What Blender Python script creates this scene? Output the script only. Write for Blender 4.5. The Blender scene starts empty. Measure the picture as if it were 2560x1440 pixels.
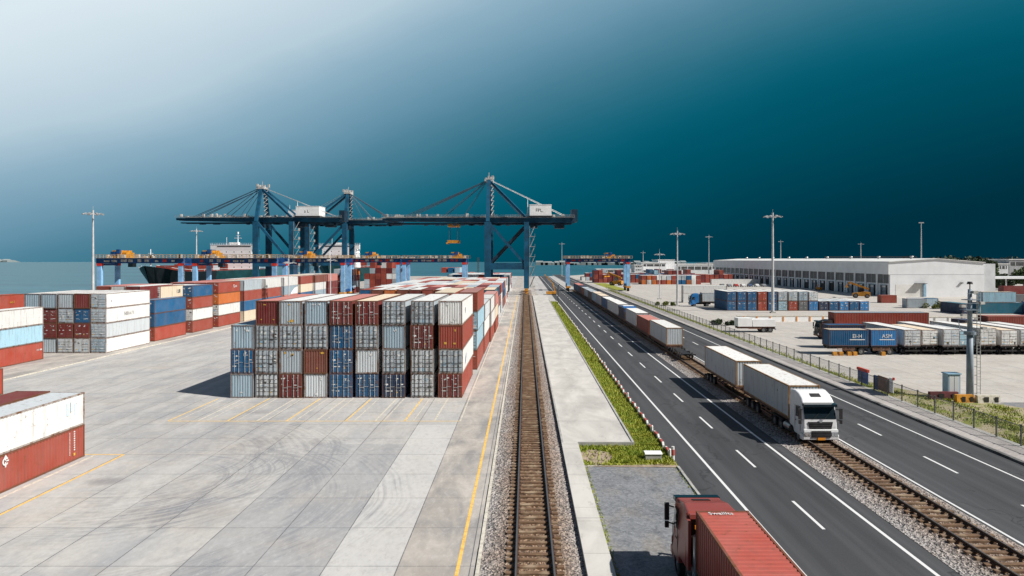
import bpy, math, random
from mathutils import Vector, Matrix
R = math.radians
rnd = random.Random(11)
SC = bpy.context.scene
COL = SC.collection
ORD = ['zeroth','first','second','third','fourth','fifth','sixth','seventh','eighth','ninth','tenth','eleventh','twelfth','thirteenth','fourteenth','fifteenth','sixteenth','seventeenth','eighteenth']

# ------------------------------------------------------------------ mesh helper
class MB:
    def __init__(s):
        s.v = []; s.f = []; s.m = []
    def face(s, pts, mi=0):
        n = len(s.v); s.v += [tuple(p) for p in pts]
        s.f.append(tuple(range(n, n+len(pts)))); s.m.append(mi)
    def hexa(s, p, mi=0):
        n = len(s.v); s.v += [tuple(q) for q in p]
        for f in ((3,2,1,0),(4,5,6,7),(0,1,5,4),(1,2,6,5),(2,3,7,6),(3,0,4,7)):
            s.f.append(tuple(n+i for i in f)); s.m.append(mi)
    def box(s, x0, x1, y0, y1, z0, z1, mi=0):
        s.hexa([(x0,y0,z0),(x1,y0,z0),(x1,y1,z0),(x0,y1,z0),(x0,y0,z1),(x1,y0,z1),(x1,y1,z1),(x0,y1,z1)], mi)
    def bar(s, p, q, w, h=None, mi=0):
        p = Vector(p); q = Vector(q); h = w if h is None else h
        d = (q-p).normalized()
        u = Vector((0,0,1)) if abs(d.z) < .95 else Vector((0,1,0))
        a = d.cross(u).normalized()*(w/2); b = a.cross(d).normalized()*(h/2)
        s.hexa([p-a-b,p+a-b,p+a+b,p-a+b,q-a-b,q+a-b,q+a+b,q-a+b][0:4]+[q-a-b,q+a-b,q+a+b,q-a+b], mi)
    def cyl(s, p, q, r, r2=None, n=10, mi=0, caps=True):
        p = Vector(p); q = Vector(q); r2 = r if r2 is None else r2
        d = (q-p).normalized()
        u = Vector((0,0,1)) if abs(d.z) < .95 else Vector((1,0,0))
        a = d.cross(u).normalized(); b = d.cross(a)
        k = len(s.v)
        for c, rr in ((p, r), (q, r2)):
            for i in range(n):
                t = 2*math.pi*i/n
                s.v.append(tuple(c+a*(math.cos(t)*rr)+b*(math.sin(t)*rr)))
        for i in range(n):
            j = (i+1) % n
            s.f.append((k+i, k+j, k+n+j, k+n+i)); s.m.append(mi)
        if caps:
            s.f.append(tuple(k+i for i in reversed(range(n)))); s.m.append(mi)
            s.f.append(tuple(k+n+i for i in range(n))); s.m.append(mi)
    def prism(s, pts, x0, x1, mi=0, x0s=None, x1s=None):      # profile in (y, z), swept along x
        n = len(pts); k = len(s.v)
        for i, (y, z) in enumerate(pts): s.v.append((x0 if x0s is None else x0s[i], y, z))
        for i, (y, z) in enumerate(pts): s.v.append((x1 if x1s is None else x1s[i], y, z))
        for i in range(n):
            j = (i+1) % n
            s.f.append((k+i, k+j, k+n+j, k+n+i)); s.m.append(mi)
        s.f.append(tuple(k+i for i in reversed(range(n)))); s.m.append(mi)
        s.f.append(tuple(k+n+i for i in range(n))); s.m.append(mi)
    def wave(s, o, u, nrm, length, height, period=.28, depth=.04, up=(0,0,1), mi=0):
        # trapezoid corrugated sheet: from o along u, height along up, bulging along nrm
        o = Vector(o); u = Vector(u); nrm = Vector(nrm); up = Vector(up)
        n = max(1, round(length/period)); p = length/n
        pts = []
        for i in range(n):
            for t, d in ((0,0),(.22,0),(.36,1),(.86,1)):
                pts.append((i*p+t*p, d*depth))
        pts.append((length, 0))
        k = len(s.v)
        for a, d in pts:
            q = o+u*a+nrm*d
            s.v.append(tuple(q)); s.v.append(tuple(q+up*height))
        for i in range(len(pts)-1):
            s.f.append((k+2*i, k+2*i+2, k+2*i+3, k+2*i+1)); s.m.append(mi)
    def add_text(s, body, size, mtx, mi=0):
        c = bpy.data.curves.new('t', 'FONT'); c.body = body; c.size = size
        c.align_x = 'CENTER'; c.align_y = 'CENTER'; c.extrude = .01; c.resolution_u = 2
        o = bpy.data.objects.new('t', c); COL.objects.link(o)
        bpy.context.view_layer.update()
        me = bpy.data.meshes.new_from_object(o)
        k = len(s.v)
        s.v += [tuple(mtx @ v.co) for v in me.vertices]
        for pl in me.polygons:
            s.f.append(tuple(k+i for i in pl.vertices)); s.m.append(mi)
        bpy.data.objects.remove(o); bpy.data.curves.remove(c); bpy.data.meshes.remove(me)
    def mesh(s, name, mats, smooth=False):
        me = bpy.data.meshes.new(name); me.from_pydata(s.v, [], s.f)
        for m in (mats if isinstance(mats, (list, tuple)) else [mats]): me.materials.append(m)
        if any(s.m): me.polygons.foreach_set('material_index', s.m)
        if smooth: me.polygons.foreach_set('use_smooth', [True]*len(s.f))
        me.update()
        return me
    def build(s, name, mats, parent=None, smooth=False, loc=None, color=None):
        return put(name, s.mesh(name, mats, smooth), parent, loc, color)

def put(name, me, parent=None, loc=None, color=None):
    o = bpy.data.objects.new(name, me); COL.objects.link(o)
    if parent: o.parent = parent
    if loc: o.location = loc
    if color: o.color = (*color, 1)
    return o
def tag(o, label=None, cat=None, group=None, kind=None):
    if label: o['label'] = label
    if cat: o['category'] = cat
    if group: o['group'] = group
    if kind: o['kind'] = kind
    return o
def thing(name, label, cat, loc=(0,0,0), rz=0, group=None):
    o = bpy.data.objects.new(name, None); COL.objects.link(o); o.empty_display_size = .3
    o.location = loc; o.rotation_euler = (0, 0, R(rz))
    return tag(o, label, cat, group)
def dup(root, loc, rz=None, label=None, group=None):
    r = root.copy(); COL.objects.link(r); r.location = loc
    if rz is not None: r.rotation_euler = (0, 0, R(rz))
    if label: r['label'] = label
    if group: r['group'] = group
    for ch in list(root.children):
        c = ch.copy(); COL.objects.link(c); c.parent = r
        for g in ch.children:
            d = g.copy(); COL.objects.link(d); d.parent = c
    return r
def struct(o, kind='structure'):
    o['kind'] = kind; return o

# ------------------------------------------------------------------ materials
class NT:
    def __init__(s, m):
        m.use_nodes = True; s.t = m.node_tree; s.t.nodes.clear()
    def n(s, typ, ins=None, **props):
        nd = s.t.nodes.new(typ)
        for k, v in props.items(): setattr(nd, k, v)
        for k, v in (ins or {}).items():
            sock = nd.inputs[k]
            if hasattr(v, 'is_output') or isinstance(v, bpy.types.NodeSocket): s.t.links.new(v, sock)
            else: sock.default_value = v
        return nd
    def math(s, op, a, b=0., c=None, clamp=False):
        ins = {0: a, 1: b}
        if c is not None: ins[2] = c
        return s.n('ShaderNodeMath', ins, operation=op, use_clamp=clamp).outputs[0]
    def mix(s, f, a, b, blend='MIX'):
        nd = s.n('ShaderNodeMix', data_type='RGBA', blend_type=blend)
        for k, v in ((0, f), (6, a), (7, b)):
            if isinstance(v, bpy.types.NodeSocket): s.t.links.new(v, nd.inputs[k])
            else: nd.inputs[k].default_value = v if k == 0 or len(v) == 4 else (*v, 1)
        return nd.outputs[2]
    def noise(s, vec, scale, detail=4., rough=.55, dist=0.):
        return s.n('ShaderNodeTexNoise', {'Vector': vec, 'Scale': scale, 'Detail': detail, 'Roughness': rough, 'Distortion': dist}).outputs[0]
    def ramp(s, f, lo, hi):
        return s.n('ShaderNodeMapRange', {0: f, 1: lo, 2: hi}, clamp=True).outputs[0]
    def scale(s, vec, sc, loc=(0,0,0)):
        return s.n('ShaderNodeMapping', {'Vector': vec, 'Scale': sc, 'Location': loc}).outputs[0]
    def obj(s): return s.n('ShaderNodeTexCoord').outputs['Object']
    def bsdf(s, col, rough=.6, metal=0., bump=None, bstr=.3, bdist=.05, spec=None, **kw):
        ins = {'Base Color': col if isinstance(col, bpy.types.NodeSocket) else (*col, 1), 'Roughness': rough, 'Metallic': metal}
        if spec is not None: ins['Specular IOR Level'] = spec
        ins.update(kw)
        b = s.n('ShaderNodeBsdfPrincipled', ins)
        if bump is not None:
            bp = s.n('ShaderNodeBump', {'Height': bump, 'Strength': bstr, 'Distance': bdist})
            s.t.links.new(bp.outputs[0], b.inputs['Normal'])
        o = s.n('ShaderNodeOutputMaterial'); s.t.links.new(b.outputs[0], o.inputs[0])
        return b
def simple(name, col, rough=.6, var=.18, scale=2., metal=0., col2=None, spec=None):
    m = bpy.data.materials.new(name); t = NT(m); v = t.obj()
    n1 = t.noise(v, scale, 5.)
    c2 = col2 or tuple(c*(1-var*2) for c in col); c1 = tuple(min(1, c*(1+var)) for c in col)
    c = t.mix(t.ramp(n1, .3, .7), c1, c2)
    t.bsdf(c, rough, metal, spec=spec)
    return m
def paint_mat(name, rust=.6, dirt=.5, rough=.5):
    m = bpy.data.materials.new(name); t = NT(m)
    oi = t.n('ShaderNodeObjectInfo'); v0 = t.obj()
    off = t.n('ShaderNodeVectorMath', {0: v0, 1: t.n('ShaderNodeCombineXYZ', {0: t.math('MULTIPLY', oi.outputs['Random'], 91.), 1: t.math('MULTIPLY', oi.outputs['Random'], 57.), 2: t.math('MULTIPLY', oi.outputs['Random'], 33.)}).outputs[0]}, operation='ADD').outputs[0]
    big = t.noise(off, .55, 4.)
    streak = t.noise(t.scale(off, (2.2, 2.2, .22)), 1.6, 5., .6)
    spots = t.noise(off, 2.6, 6., .7)
    c = t.mix(t.ramp(big, .3, .72), oi.outputs['Color'], t.mix(.07, oi.outputs['Color'], (.7, .66, .6)))
    c = t.mix(t.math('MULTIPLY', t.ramp(streak, .5, .75), dirt), c, t.mix(.8, c, (.12, .085, .06)))
    r = t.math('MULTIPLY', t.ramp(spots, rust, rust+.1), t.ramp(streak, .42, .6))
    c = t.mix(r, c, (.16, .065, .025))
    t.bsdf(c, rough, 0., bump=spots, bstr=.12, spec=.28)
    return m

M = {}
M['paint'] = paint_mat('container_paint')
M['door'] = paint_mat('container_door_paint', rust=.55, dirt=.75)
M['roofp'] = paint_mat('container_roof_paint', rust=.58, dirt=.4, rough=.6)
M['frame'] = paint_mat('container_frame_paint', rust=.44, dirt=.9, rough=.7)
M['tint'] = paint_mat('vehicle_paint', rust=.9, dirt=.12, rough=.28)
M['white_mark'] = simple('white_lettering', (.72, .72, .7), .6, .1)
M['yellow_mark'] = simple('yellow_decal', (.65, .38, .05), .6, .15)
M['rod_dark'] = simple('dark_rod', (.10,.095,.09), .6, .3, 3.)
M['rod'] = simple('galvanised_rod', (.55, .55, .53), .45, .25, 3., .5)
M['rubber'] = simple('tyre_rubber', (.018, .018, .02), .85, .2, 6.)
M['rim'] = simple('wheel_rim', (.28, .28, .28), .4, .2, 4., .6)
M['black'] = simple('dark_steel', (.022, .02, .02), .6, .3, 3.)
M['rustdark'] = simple('rusty_chassis', (.10, .045, .028), .75, .35, 2.)
M['glass'] = simple('dark_glass', (.012, .02, .025), .06, .1, 1.5, spec=.8)
M['chrome'] = simple('lamp_glass', (.62, .64, .66), .12, .1, 6., .6)
M['plate'] = simple('orange_plate', (.75, .28, .02), .5, .05)
M['crane'] = simple('crane_blue_steel', (.010, .082, .155), .5, .3, .35, col2=(.012, .05, .09), spec=.25)
M['crane_dark'] = simple('crane_dark_steel', (.008, .032, .06), .5, .3, .5)
M['cable'] = simple('steel_cable', (.05, .09, .13), .5, .2)
M['machine_white'] = simple('machine_house_white', (.86, .86, .85), .5, .06, .5)
M['clutter'] = simple('pale_equipment', (.5, .48, .45), .6, .4, 1.5, col2=(.2,.2,.2))
M['rtg_blue'] = simple('gantry_deep_blue', (.015, .08, .25), .5, .3, .8, spec=.25)
M['rtg_leg'] = simple('gantry_light_blue', (.26, .5, .78), .5, .15, .6, spec=.3)
M['yellow'] = simple('yellow_machine_paint', (.62, .27, .025), .5, .25, 1.2)
M['rail_tan'] = simple('walkway_rail', (.55,.34,.12), .6, .35, .7, col2=(.20,.2,.2))
M['mast_grey'] = simple('mast_blue_grey', (.23,.285,.34), .5, .15, .8)
M['red'] = simple('red_machine_paint', (.6, .035, .02), .5, .2, 1.2)
M['pole'] = simple('galvanised_pole', (.52, .53, .54), .5, .12, .8)
M['lampdark'] = simple('floodlight_body', (.35, .36, .36), .5, .2)
M['white_wall'] = simple('white_cladding', (.78, .79, .8), .6, .05, .25)
M['wall_grey'] = simple('office_wall', (.6, .62, .63), .6, .08, .3)  # one even pale grey for offices, sheds and the cabinet door
M['roof_white'] = simple('pale_roof_sheet', (.74, .73, .7), .55, .1, .2)
M['fascia'] = simple('grey_fascia', (.35, .36, .37), .6, .12, .4)
M['window'] = simple('window_band_glass', (.085, .088, .09), .4, .3, .8)
M['darkdoor'] = simple('dock_door_dark', (.025, .03, .035), .7, .4, .8)
M['shelter'] = simple('dock_shelter', (.28, .33, .38), .7, .3, .8)
M['hull_black'] = simple('hull_black', (.012, .016, .02), .45, .2, .2)
M['hull_green'] = simple('hull_green', (.008, .055, .06), .45, .25, .2)
M['deck_red'] = simple('deck_red_oxide', (.30, .06, .04), .7, .3, .4)
M['ship_white'] = simple('ship_white', (.88, .89, .89), .5, .03, .3)
M['bark'] = simple('bark', (.09, .065, .045), .9, .3, 2.)
M['leaf'] = simple('leaf_green', (.07, .105, .022), .7, .4, .25, col2=(.022, .045, .012))
M['leaf_dark'] = simple('leaf_dark', (.03, .05, .016), .75, .4, .2, col2=(.01, .022, .008))
M['leaf_yellow'] = simple('leaf_yellow', (.16, .17, .03), .7, .4, .4, col2=(.05, .075, .015))
M['kerbdark'] = simple('shaded_stained_kerb', (.16, .16, .155), .85, .35, 1.2)  # stain mottling, with the shade on the kerb's road face put into the colour
M['kerb'] = simple('concrete_kerb', (.42, .41, .38), .85, .15, 1.1)
M['barrier_white'] = simple('barrier_white', (.74, .73, .7), .5, .1, 2.)
M['barrier_red'] = simple('barrier_red', (.46, .09, .075), .5, .15, 2.)
M['cab_blue'] = simple('cab_blue', (.008, .13, .40), .35, .1, 1.)
M['sign_blue'] = simple('sign_blue', (.02, .1, .36), .5, .15, 1.)
M['sign_red'] = simple('sign_red', (.6, .06, .03), .5, .15, 1.)
M['sign_brown'] = simple('sign_brown', (.28, .15, .1), .7, .3, 2.)
M['cabinet'] = simple('cabinet_blue', (.28, .45, .58), .5, .1, 1.)
M['worn'] = simple('worn_blue_decal', (.42,.58,.66), .6, .3, 3., col2=(.66,.70,.70))
M['grille_slat'] = simple('grille_slat', (.06,.062,.065), .4, .2, 3.)
M['guard_red'] = simple('faded_dark_red', (.11,.018,.02), .7, .35, 2.)
M['post'] = simple('fence_post_grey', (.12, .125, .12), .7, .25, 2.)
# ------------------------------------------------------------------ ground materials
def concrete_mat():
    m = bpy.data.materials.new('yard_concrete'); t = NT(m); v = t.obj()
    sx = t.n('ShaderNodeSeparateXYZ', {0: v}); x, y = sx.outputs[0], sx.outputs[1]
    big = t.noise(v, .045, 5., .6); mid = t.noise(t.scale(v, (.9, .35, 1)), .5, 6., .62, .6)
    fine = t.noise(v, 5., 5., .7)
    c = t.mix(t.ramp(big, .3, .7), (.505, .482, .448), (.37, .36, .35))
    c = t.mix(t.math('MULTIPLY', t.ramp(mid, .47, .66), .6), c, (.285, .295, .315))
    m2 = t.noise(t.scale(v, (.5, .8, 1), (31, 7, 0)), .35, 7., .66, .8)
    c = t.mix(t.math('MULTIPLY', t.ramp(m2, .5, .7), .5), c, (.50, .43, .35))
    c = t.mix(t.math('MULTIPLY', t.ramp(m2, .47, .33), .4), c, (.36, .375, .40))
    c = t.mix(t.math('MULTIPLY', t.ramp(mid, .5, .28), .35), c, (.60, .595, .58))
    # bays cast at different times
    bx = t.math('DIVIDE', t.math('ADD', x, 5.8), 3.3); by = t.math('DIVIDE', y, 4.3)
    cell = t.n('ShaderNodeTexWhiteNoise', {'Vector': t.n('ShaderNodeCombineXYZ', {0: t.math('FLOOR', bx), 1: t.math('FLOOR', t.math('DIVIDE', y, 22.4)), 2: 0.}).outputs[0]}, noise_dimensions='3D').outputs[0]
    c = t.mix(t.math('MULTIPLY', t.math('GREATER_THAN', cell, .62), .2), c, (.57, .56, .53))
    lb = t.math('MULTIPLY', t.math('MULTIPLY', t.math('GREATER_THAN', x, -9.1), t.math('LESS_THAN', x, -5.8)), t.math('LESS_THAN', y, 56.))
    c = t.mix(t.math('MULTIPLY', lb, .45), c, (.60, .59, .57))
    # tan tint on the strips beside the track and behind the west kerb
    tan = t.math('ADD', t.math('MULTIPLY', t.math('GREATER_THAN', x, -5.8), t.math('LESS_THAN', x, 5.)), t.math('LESS_THAN', x, -60.5), clamp=True)
    c = t.mix(t.math('MULTIPLY', tan, .6), c, t.mix(t.ramp(mid, .35, .65), (.54, .475, .40), (.22, .195, .175)))
    c = t.mix(t.math('MULTIPLY', t.math('GREATER_THAN', x, 36.), .55), c, t.mix(t.ramp(m2, .35, .65), (.54, .49, .42), (.40, .36, .31)))
    # tyre sweeps
    def arcs(cx, cy, r0, r1, k, dirx):
        dx = t.math('SUBTRACT', x, cx); dy = t.math('SUBTRACT', y, cy)
        wob = t.math('MULTIPLY', t.noise(v, .12, 1.), 1.6)
        d = t.math('ADD', t.math('SQRT', t.math('ADD', t.math('POWER', t.math('ABSOLUTE', dx), 2.), t.math('POWER', t.math('ABSOLUTE', dy), 2.))), wob)
        band = t.math('MULTIPLY', t.ramp(d, r0, r0+1.), t.ramp(d, r1, r1-2.))
        s1 = t.ramp(t.noise(t.n('ShaderNodeCombineXYZ', {0: t.math('MULTIPLY', d, k), 1: t.math('MULTIPLY', t.math('ARCTAN2', dy, dx), .8), 2: cx}).outputs[0], 1., 3., .6), .45, .65)
        side = t.ramp(t.math('MULTIPLY', dx, dirx), -4., 3.)
        return t.math('MULTIPLY', t.math('MULTIPLY', band, s1), side)
    a = t.math('ADD', t.math('ADD', arcs(-23.4, 41.5, 4., 11., 5.5, 1.), arcs(-26., 46., 6., 15., 4.5, 1.)), arcs(-22., 38., 9., 17., 3.6, 1.), clamp=True)
    c = t.mix(t.math('MULTIPLY', t.math('MULTIPLY', a, .6), t.ramp(mid, .3, .6)), c, (.16, .165, .185))
    dl = t.math('MULTIPLY', t.math('MULTIPLY', t.math('GREATER_THAN', x, -15.7), t.math('LESS_THAN', x, -9.1)), t.math('LESS_THAN', y, 50.))
    c = t.mix(t.math('MULTIPLY', dl, .38), c, (.275, .285, .305))
    # wheel streaks along the truck lane
    lane = t.math('MULTIPLY', t.ramp(x, -61., -58.), t.ramp(x, -30., -34.))
    st = t.ramp(t.noise(t.scale(v, (.9, .03, 1)), 1., 4., .6), .48, .7)
    c = t.mix(t.math('MULTIPLY', t.math('MULTIPLY', lane, st), .4), c, (.24, .24, .25))
    def spot(cx, cy, rx, ry, f):
        dd = t.math('ADD', t.math('POWER', t.math('ABSOLUTE', t.math('DIVIDE', t.math('SUBTRACT', x, cx), rx)), 2.), t.math('POWER', t.math('ABSOLUTE', t.math('DIVIDE', t.math('SUBTRACT', y, cy), ry)), 2.))
        return t.math('MULTIPLY', t.ramp(t.math('ADD', dd, t.math('MULTIPLY', mid, 1.2)), 1.7, .4), f)
    sp = t.math('ADD', spot(-26.4, 41.6, 1.5, .9, .6), spot(-3.9, 29.5, 1.2, 1.6, .35))
    sp = t.math('ADD', sp, t.math('ADD', spot(-24.6, 60.5, 1.6, 1., .35), spot(-17., 36., 1.5, 2.2, .25)), clamp=True)
    c = t.mix(sp, c, (.13, .12, .12))
    # joints
    def joint(q, w):
        fr = t.math('ABSOLUTE', t.math('SUBTRACT', t.math('FRACT', q), .5))
        return t.math('GREATER_THAN', fr, .5-w)
    j = t.math('MAXIMUM', joint(bx, .008), joint(by, .005))
    c = t.mix(t.math('MULTIPLY', j, t.ramp(mid, .15, .5)), c, (.13, .13, .135))
    f2 = t.noise(t.scale(v, (1.6, .9, 1)), 1.7, 8., .78, .3)
    c = t.mix(t.math('MULTIPLY', t.ramp(f2, .5, .7), .5), c, (.30, .29, .275))
    c = t.mix(t.math('MULTIPLY', t.ramp(f2, .48, .32), .4), c, (.60, .585, .56))
    c = t.mix(t.ramp(fine, .62, .8), c, t.mix(.5, c, (.2, .2, .19)))
    t.bsdf(c, .85, bump=fine, bstr=.15, bdist=.02)
    return m
def asphalt_mat(name, c1, c2, streak=True, speckle=.0):
    m = bpy.data.materials.new(name); t = NT(m); v = t.obj()
    big = t.noise(v, .12, 4.); fine = t.noise(v, 14., 3., .7)
    c = t.mix(t.ramp(big, .3, .7), c1, c2)
    if streak:
        s1 = t.noise(t.scale(v, (1.3, .012, 1)), 1.1, 4., .55)
        c = t.mix(t.math('MULTIPLY', t.ramp(s1, .42, .7), .75), c, tuple(q*1.5 for q in c1))
        s2 = t.noise(t.scale(v, (1., .05, 1)), .6, 3., .6)
        c = t.mix(t.math('MULTIPLY', t.ramp(s2, .5, .68), .65), c, tuple(q*.55 for q in c2))
    if streak:
        dv = t.n('ShaderNodeVectorMath', {0: t.scale(v, (.11, .03, 1)), 1: t.n('ShaderNodeVectorMath', {0: t.n('ShaderNodeTexNoise', {'Vector': v, 'Scale': .35, 'Detail': 4.}).outputs[1], 3: .5}, operation='SCALE').outputs[0]}, operation='ADD').outputs[0]
        ck = t.n('ShaderNodeTexVoronoi', {'Vector': dv, 'Scale': 1.}, feature='DISTANCE_TO_EDGE').outputs[0]
        c = t.mix(t.math('MULTIPLY', t.math('LESS_THAN', ck, .006), .6), c, (.016, .016, .017))
    c = t.mix(t.math('MULTIPLY', t.ramp(fine, .45, .7), .7 if speckle else .35), c, tuple(q*1.7 for q in c1))
    if speckle:
        pat = t.noise(t.scale(v, (1, .5, 1)), .5, 5., .6, .5)
        c = t.mix(t.math('MULTIPLY', t.ramp(pat, .48, .66), .75), c, (.25, .22, .19))
        p2 = t.noise(t.scale(v, (1, .6, 1), (9, 3, 0)), .9, 6., .7, .4)
        c = t.mix(t.math('MULTIPLY', t.ramp(p2, .5, .68), .7), c, (.075, .082, .095))
        gr = t.n('ShaderNodeTexVoronoi', {'Vector': v, 'Scale': 7.})
        c = t.mix(.28, c, t.mix(t.n('ShaderNodeSeparateColor', {0: gr.outputs['Color']}).outputs[0], (.05, .055, .06), (.42, .41, .40)))
        sp = t.n('ShaderNodeTexVoronoi', {'Vector': v, 'Scale': 1.7}).outputs[0]
        c = t.mix(t.math('MULTIPLY', t.math('LESS_THAN', sp, .05), speckle), c, (.5, .5, .48))  # scattered pale specks among the chippings
        dk = t.noise(t.scale(v, (.7, 1, 1)), .6, 3.)
        c = t.mix(t.math('MULTIPLY', t.ramp(dk, .66, .75), .55), c, (.05, .055, .06))
    t.bsdf(c, .8, bump=fine, bstr=.25, bdist=.02)
    return m
def ballast_mat(name, xc, warm):
    m = bpy.data.materials.new(name); t = NT(m); v = t.obj()
    vo = t.n('ShaderNodeTexVoronoi', {'Vector': v, 'Scale': 11.})
    cell = t.n('ShaderNodeSeparateColor', {0: vo.outputs['Color']}).outputs[0]
    c = t.mix(cell, (.055, .055, .06), (.50, .46, .43))
    x = t.n('ShaderNodeSeparateXYZ', {0: v}).outputs[0]
    d = t.math('ABSOLUTE', t.math('SUBTRACT', x, xc))
    f = t.math('MULTIPLY', t.ramp(t.math('ADD', d, t.math('MULTIPLY', t.noise(v, .35, 4.), 1.1)), 2.9, 1.5), .95)
    c = t.mix(f, c, t.mix(cell, (.05, .028, .018), warm))
    g = t.ramp(t.noise(v, .3, 4.), .5, .68)
    c = t.mix(t.math('MULTIPLY', g, .45), c, t.mix(cell, (.10, .065, .05), (.36, .26, .20)))
    t.bsdf(c, .9, bump=vo.outputs['Distance'], bstr=.9, bdist=.06)
    return m
def grass_ground_mat():
    m = bpy.data.materials.new('grass_soil'); t = NT(m); v = t.obj()
    a = t.noise(v, .55, 5., .65); b = t.noise(v, 6., 4., .7)
    c = t.mix(t.ramp(a, .32, .66), (.19, .25, .018), (.38, .35, .055))
    c = t.mix(t.ramp(t.noise(v, .33, 3.), .64, .74), c, (.30, .25, .16))
    c = t.mix(t.math('MULTIPLY', t.ramp(b, .4, .7), .5), c, (.06, .075, .01))
    t.bsdf(c, .95, bump=b, bstr=.7, bdist=.08)
    return m
def verge_mat():
    m = bpy.data.materials.new('dry_verge'); t = NT(m); v = t.obj()
    a = t.noise(v, .4, 5., .65, .4); b = t.noise(v, 5., 5., .7)
    c = t.mix(t.ramp(a, .47, .6), (.40, .34, .22), (.20, .225, .035))
    c = t.mix(t.math('MULTIPLY', t.ramp(b, .45, .7), .6), c, (.10, .10, .04))
    t.bsdf(c, .95, bump=b, bstr=.7, bdist=.08)
    return m
def blade_mat():
    m = bpy.data.materials.new('grass_blade'); t = NT(m); v = t.obj()
    a = t.noise(v, .7, 4., .6); b = t.noise(v, 9., 2.)
    c = t.mix(t.ramp(a, .35, .65), (.26, .355, .02), (.47, .46, .055))
    c = t.mix(t.ramp(b, .3, .75), t.mix(.55, c, (.07, .10, .01)), c)
    t.bsdf(c, .7)
    return m
def water_mat():
    m = bpy.data.materials.new('sea_water'); t = NT(m); v = t.obj()
    w1 = t.noise(t.scale(v, (.12, .22, 1)), 1., 6., .65); w2 = t.noise(t.scale(v, (.006, .035, 1)), 1., 5., .62)
    c = t.mix(t.ramp(w2, .35, .68), (.012, .075, .108), (.028, .15, .185))
    c = t.mix(t.math('MULTIPLY', t.ramp(w1, .52, .7), .55), c, (.10, .25, .29))
    t.bsdf(c, .32, bump=w1, bstr=.6, bdist=.6, spec=.35)
    return m
def slab_mat():
    m = bpy.data.materials.new('pale_slab'); t = NT(m); v = t.obj()
    mid = t.noise(t.scale(v, (1, .4, 1)), .5, 6., .62, .5); fine = t.noise(v, 6., 4., .7)
    c = t.mix(t.ramp(mid, .35, .7), (.60, .575, .53), (.40, .385, .355))
    y = t.n('ShaderNodeSeparateXYZ', {0: v}).outputs[1]
    fr = t.math('ABSOLUTE', t.math('SUBTRACT', t.math('FRACT', t.math('DIVIDE', y, 7.)), .5))
    c = t.mix(t.math('MULTIPLY', t.math('GREATER_THAN', fr, .495), .6), c, (.2, .2, .19))
    sp = t.ramp(t.noise(t.scale(v, (1.6, .5, 1)), .8, 6., .72), .6, .72)
    c = t.mix(t.math('MULTIPLY', sp, .6), c, (.24, .2, .17))
    t.bsdf(c, .85, bump=fine, bstr=.12, bdist=.02)
    return m
def paver_mat():
    m = bpy.data.materials.new('footway_pavers'); t = NT(m); v = t.obj()
    br = t.n('ShaderNodeTexBrick', {'Vector': v, 'Color1': (.44,.40,.37,1), 'Color2': (.34,.31,.29,1), 'Mortar': (.22,.21,.2,1), 'Scale': 1., 'Mortar Size': .012, 'Brick Width': .4, 'Row Height': .2})
    n1 = t.noise(t.scale(v, (1, .3, 1)), .6, 5., .65)
    c = t.mix(t.math('MULTIPLY', t.ramp(n1, .45, .7), .6), br.outputs[0], (.52, .49, .46))
    c = t.mix(t.math('MULTIPLY', t.ramp(n1, .42, .25), .5), c, (.2, .2, .2))
    t.bsdf(c, .9)
    return m
def fade_line_mat(name, col, wear=.5):
    m = bpy.data.materials.new(name); t = NT(m); v = t.obj()
    n1 = t.noise(v, 3.5, 5., .7)
    c = t.mix(t.ramp(n1, wear, wear+.22), col, tuple(q*.62 for q in col))
    t.bsdf(c, .7)
    return m
def rail_mat():
    m = bpy.data.materials.new('rail_steel'); t = NT(m); v = t.obj()
    z = t.n('ShaderNodeSeparateXYZ', {0: v}).outputs[2]
    n1 = t.noise(t.scale(v, (4, .4, 4)), 1.5, 4.)
    top = t.math('GREATER_THAN', z, .43)
    c = t.mix(top, t.mix(n1, (.05, .024, .014), (.10, .05, .03)), (.30, .27, .25))
    t.bsdf(c, .42, t.math('MULTIPLY', top, .8))
    return m
def sleeper_mat():
    m = bpy.data.materials.new('weathered_sleeper'); t = NT(m); v = t.obj()
    oi = t.n('ShaderNodeObjectInfo').outputs['Random']
    w = t.n('ShaderNodeVectorMath', {0: v, 1: t.n('ShaderNodeCombineXYZ', {0: t.math('MULTIPLY', oi, 40.), 1: 0., 2: 0.}).outputs[0]}, operation='ADD').outputs[0]
    n1 = t.noise(t.scale(w, (1, 7, 1)), 1.5, 5., .65)
    c = t.mix(t.ramp(n1, .3, .7), (.085, .045, .025), (.24, .145, .08))
    c = t.mix(t.ramp(t.noise(w, 1.1, 3.), .5, .7), c, (.36, .27, .18))
    t.bsdf(c, .9)
    return m
def chain_mat():
    m = bpy.data.materials.new('chain_link'); t = NT(m); v = t.obj()
    s = t.n('ShaderNodeSeparateXYZ', {0: v})
    def line(q):
        fr = t.math('ABSOLUTE', t.math('SUBTRACT', t.math('FRACT', t.math('DIVIDE', q, .11)), .5))
        return t.math('GREATER_THAN', fr, .44)
    l = t.math('MAXIMUM', line(t.math('ADD', s.outputs[1], s.outputs[2])), line(t.math('SUBTRACT', s.outputs[1], s.outputs[2])))
    b = t.bsdf((.2, .205, .2), .6, .3)
    tr = t.n('ShaderNodeBsdfTransparent')
    mx = t.n('ShaderNodeMixShader', {0: t.math('ADD', t.math('MULTIPLY', l, .75), .08), 1: tr.outputs[0], 2: b.outputs[0]})
    out = [n for n in t.t.nodes if n.type == 'OUTPUT_MATERIAL'][0]
    t.t.links.new(mx.outputs[0], out.inputs[0])
    return m
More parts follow.
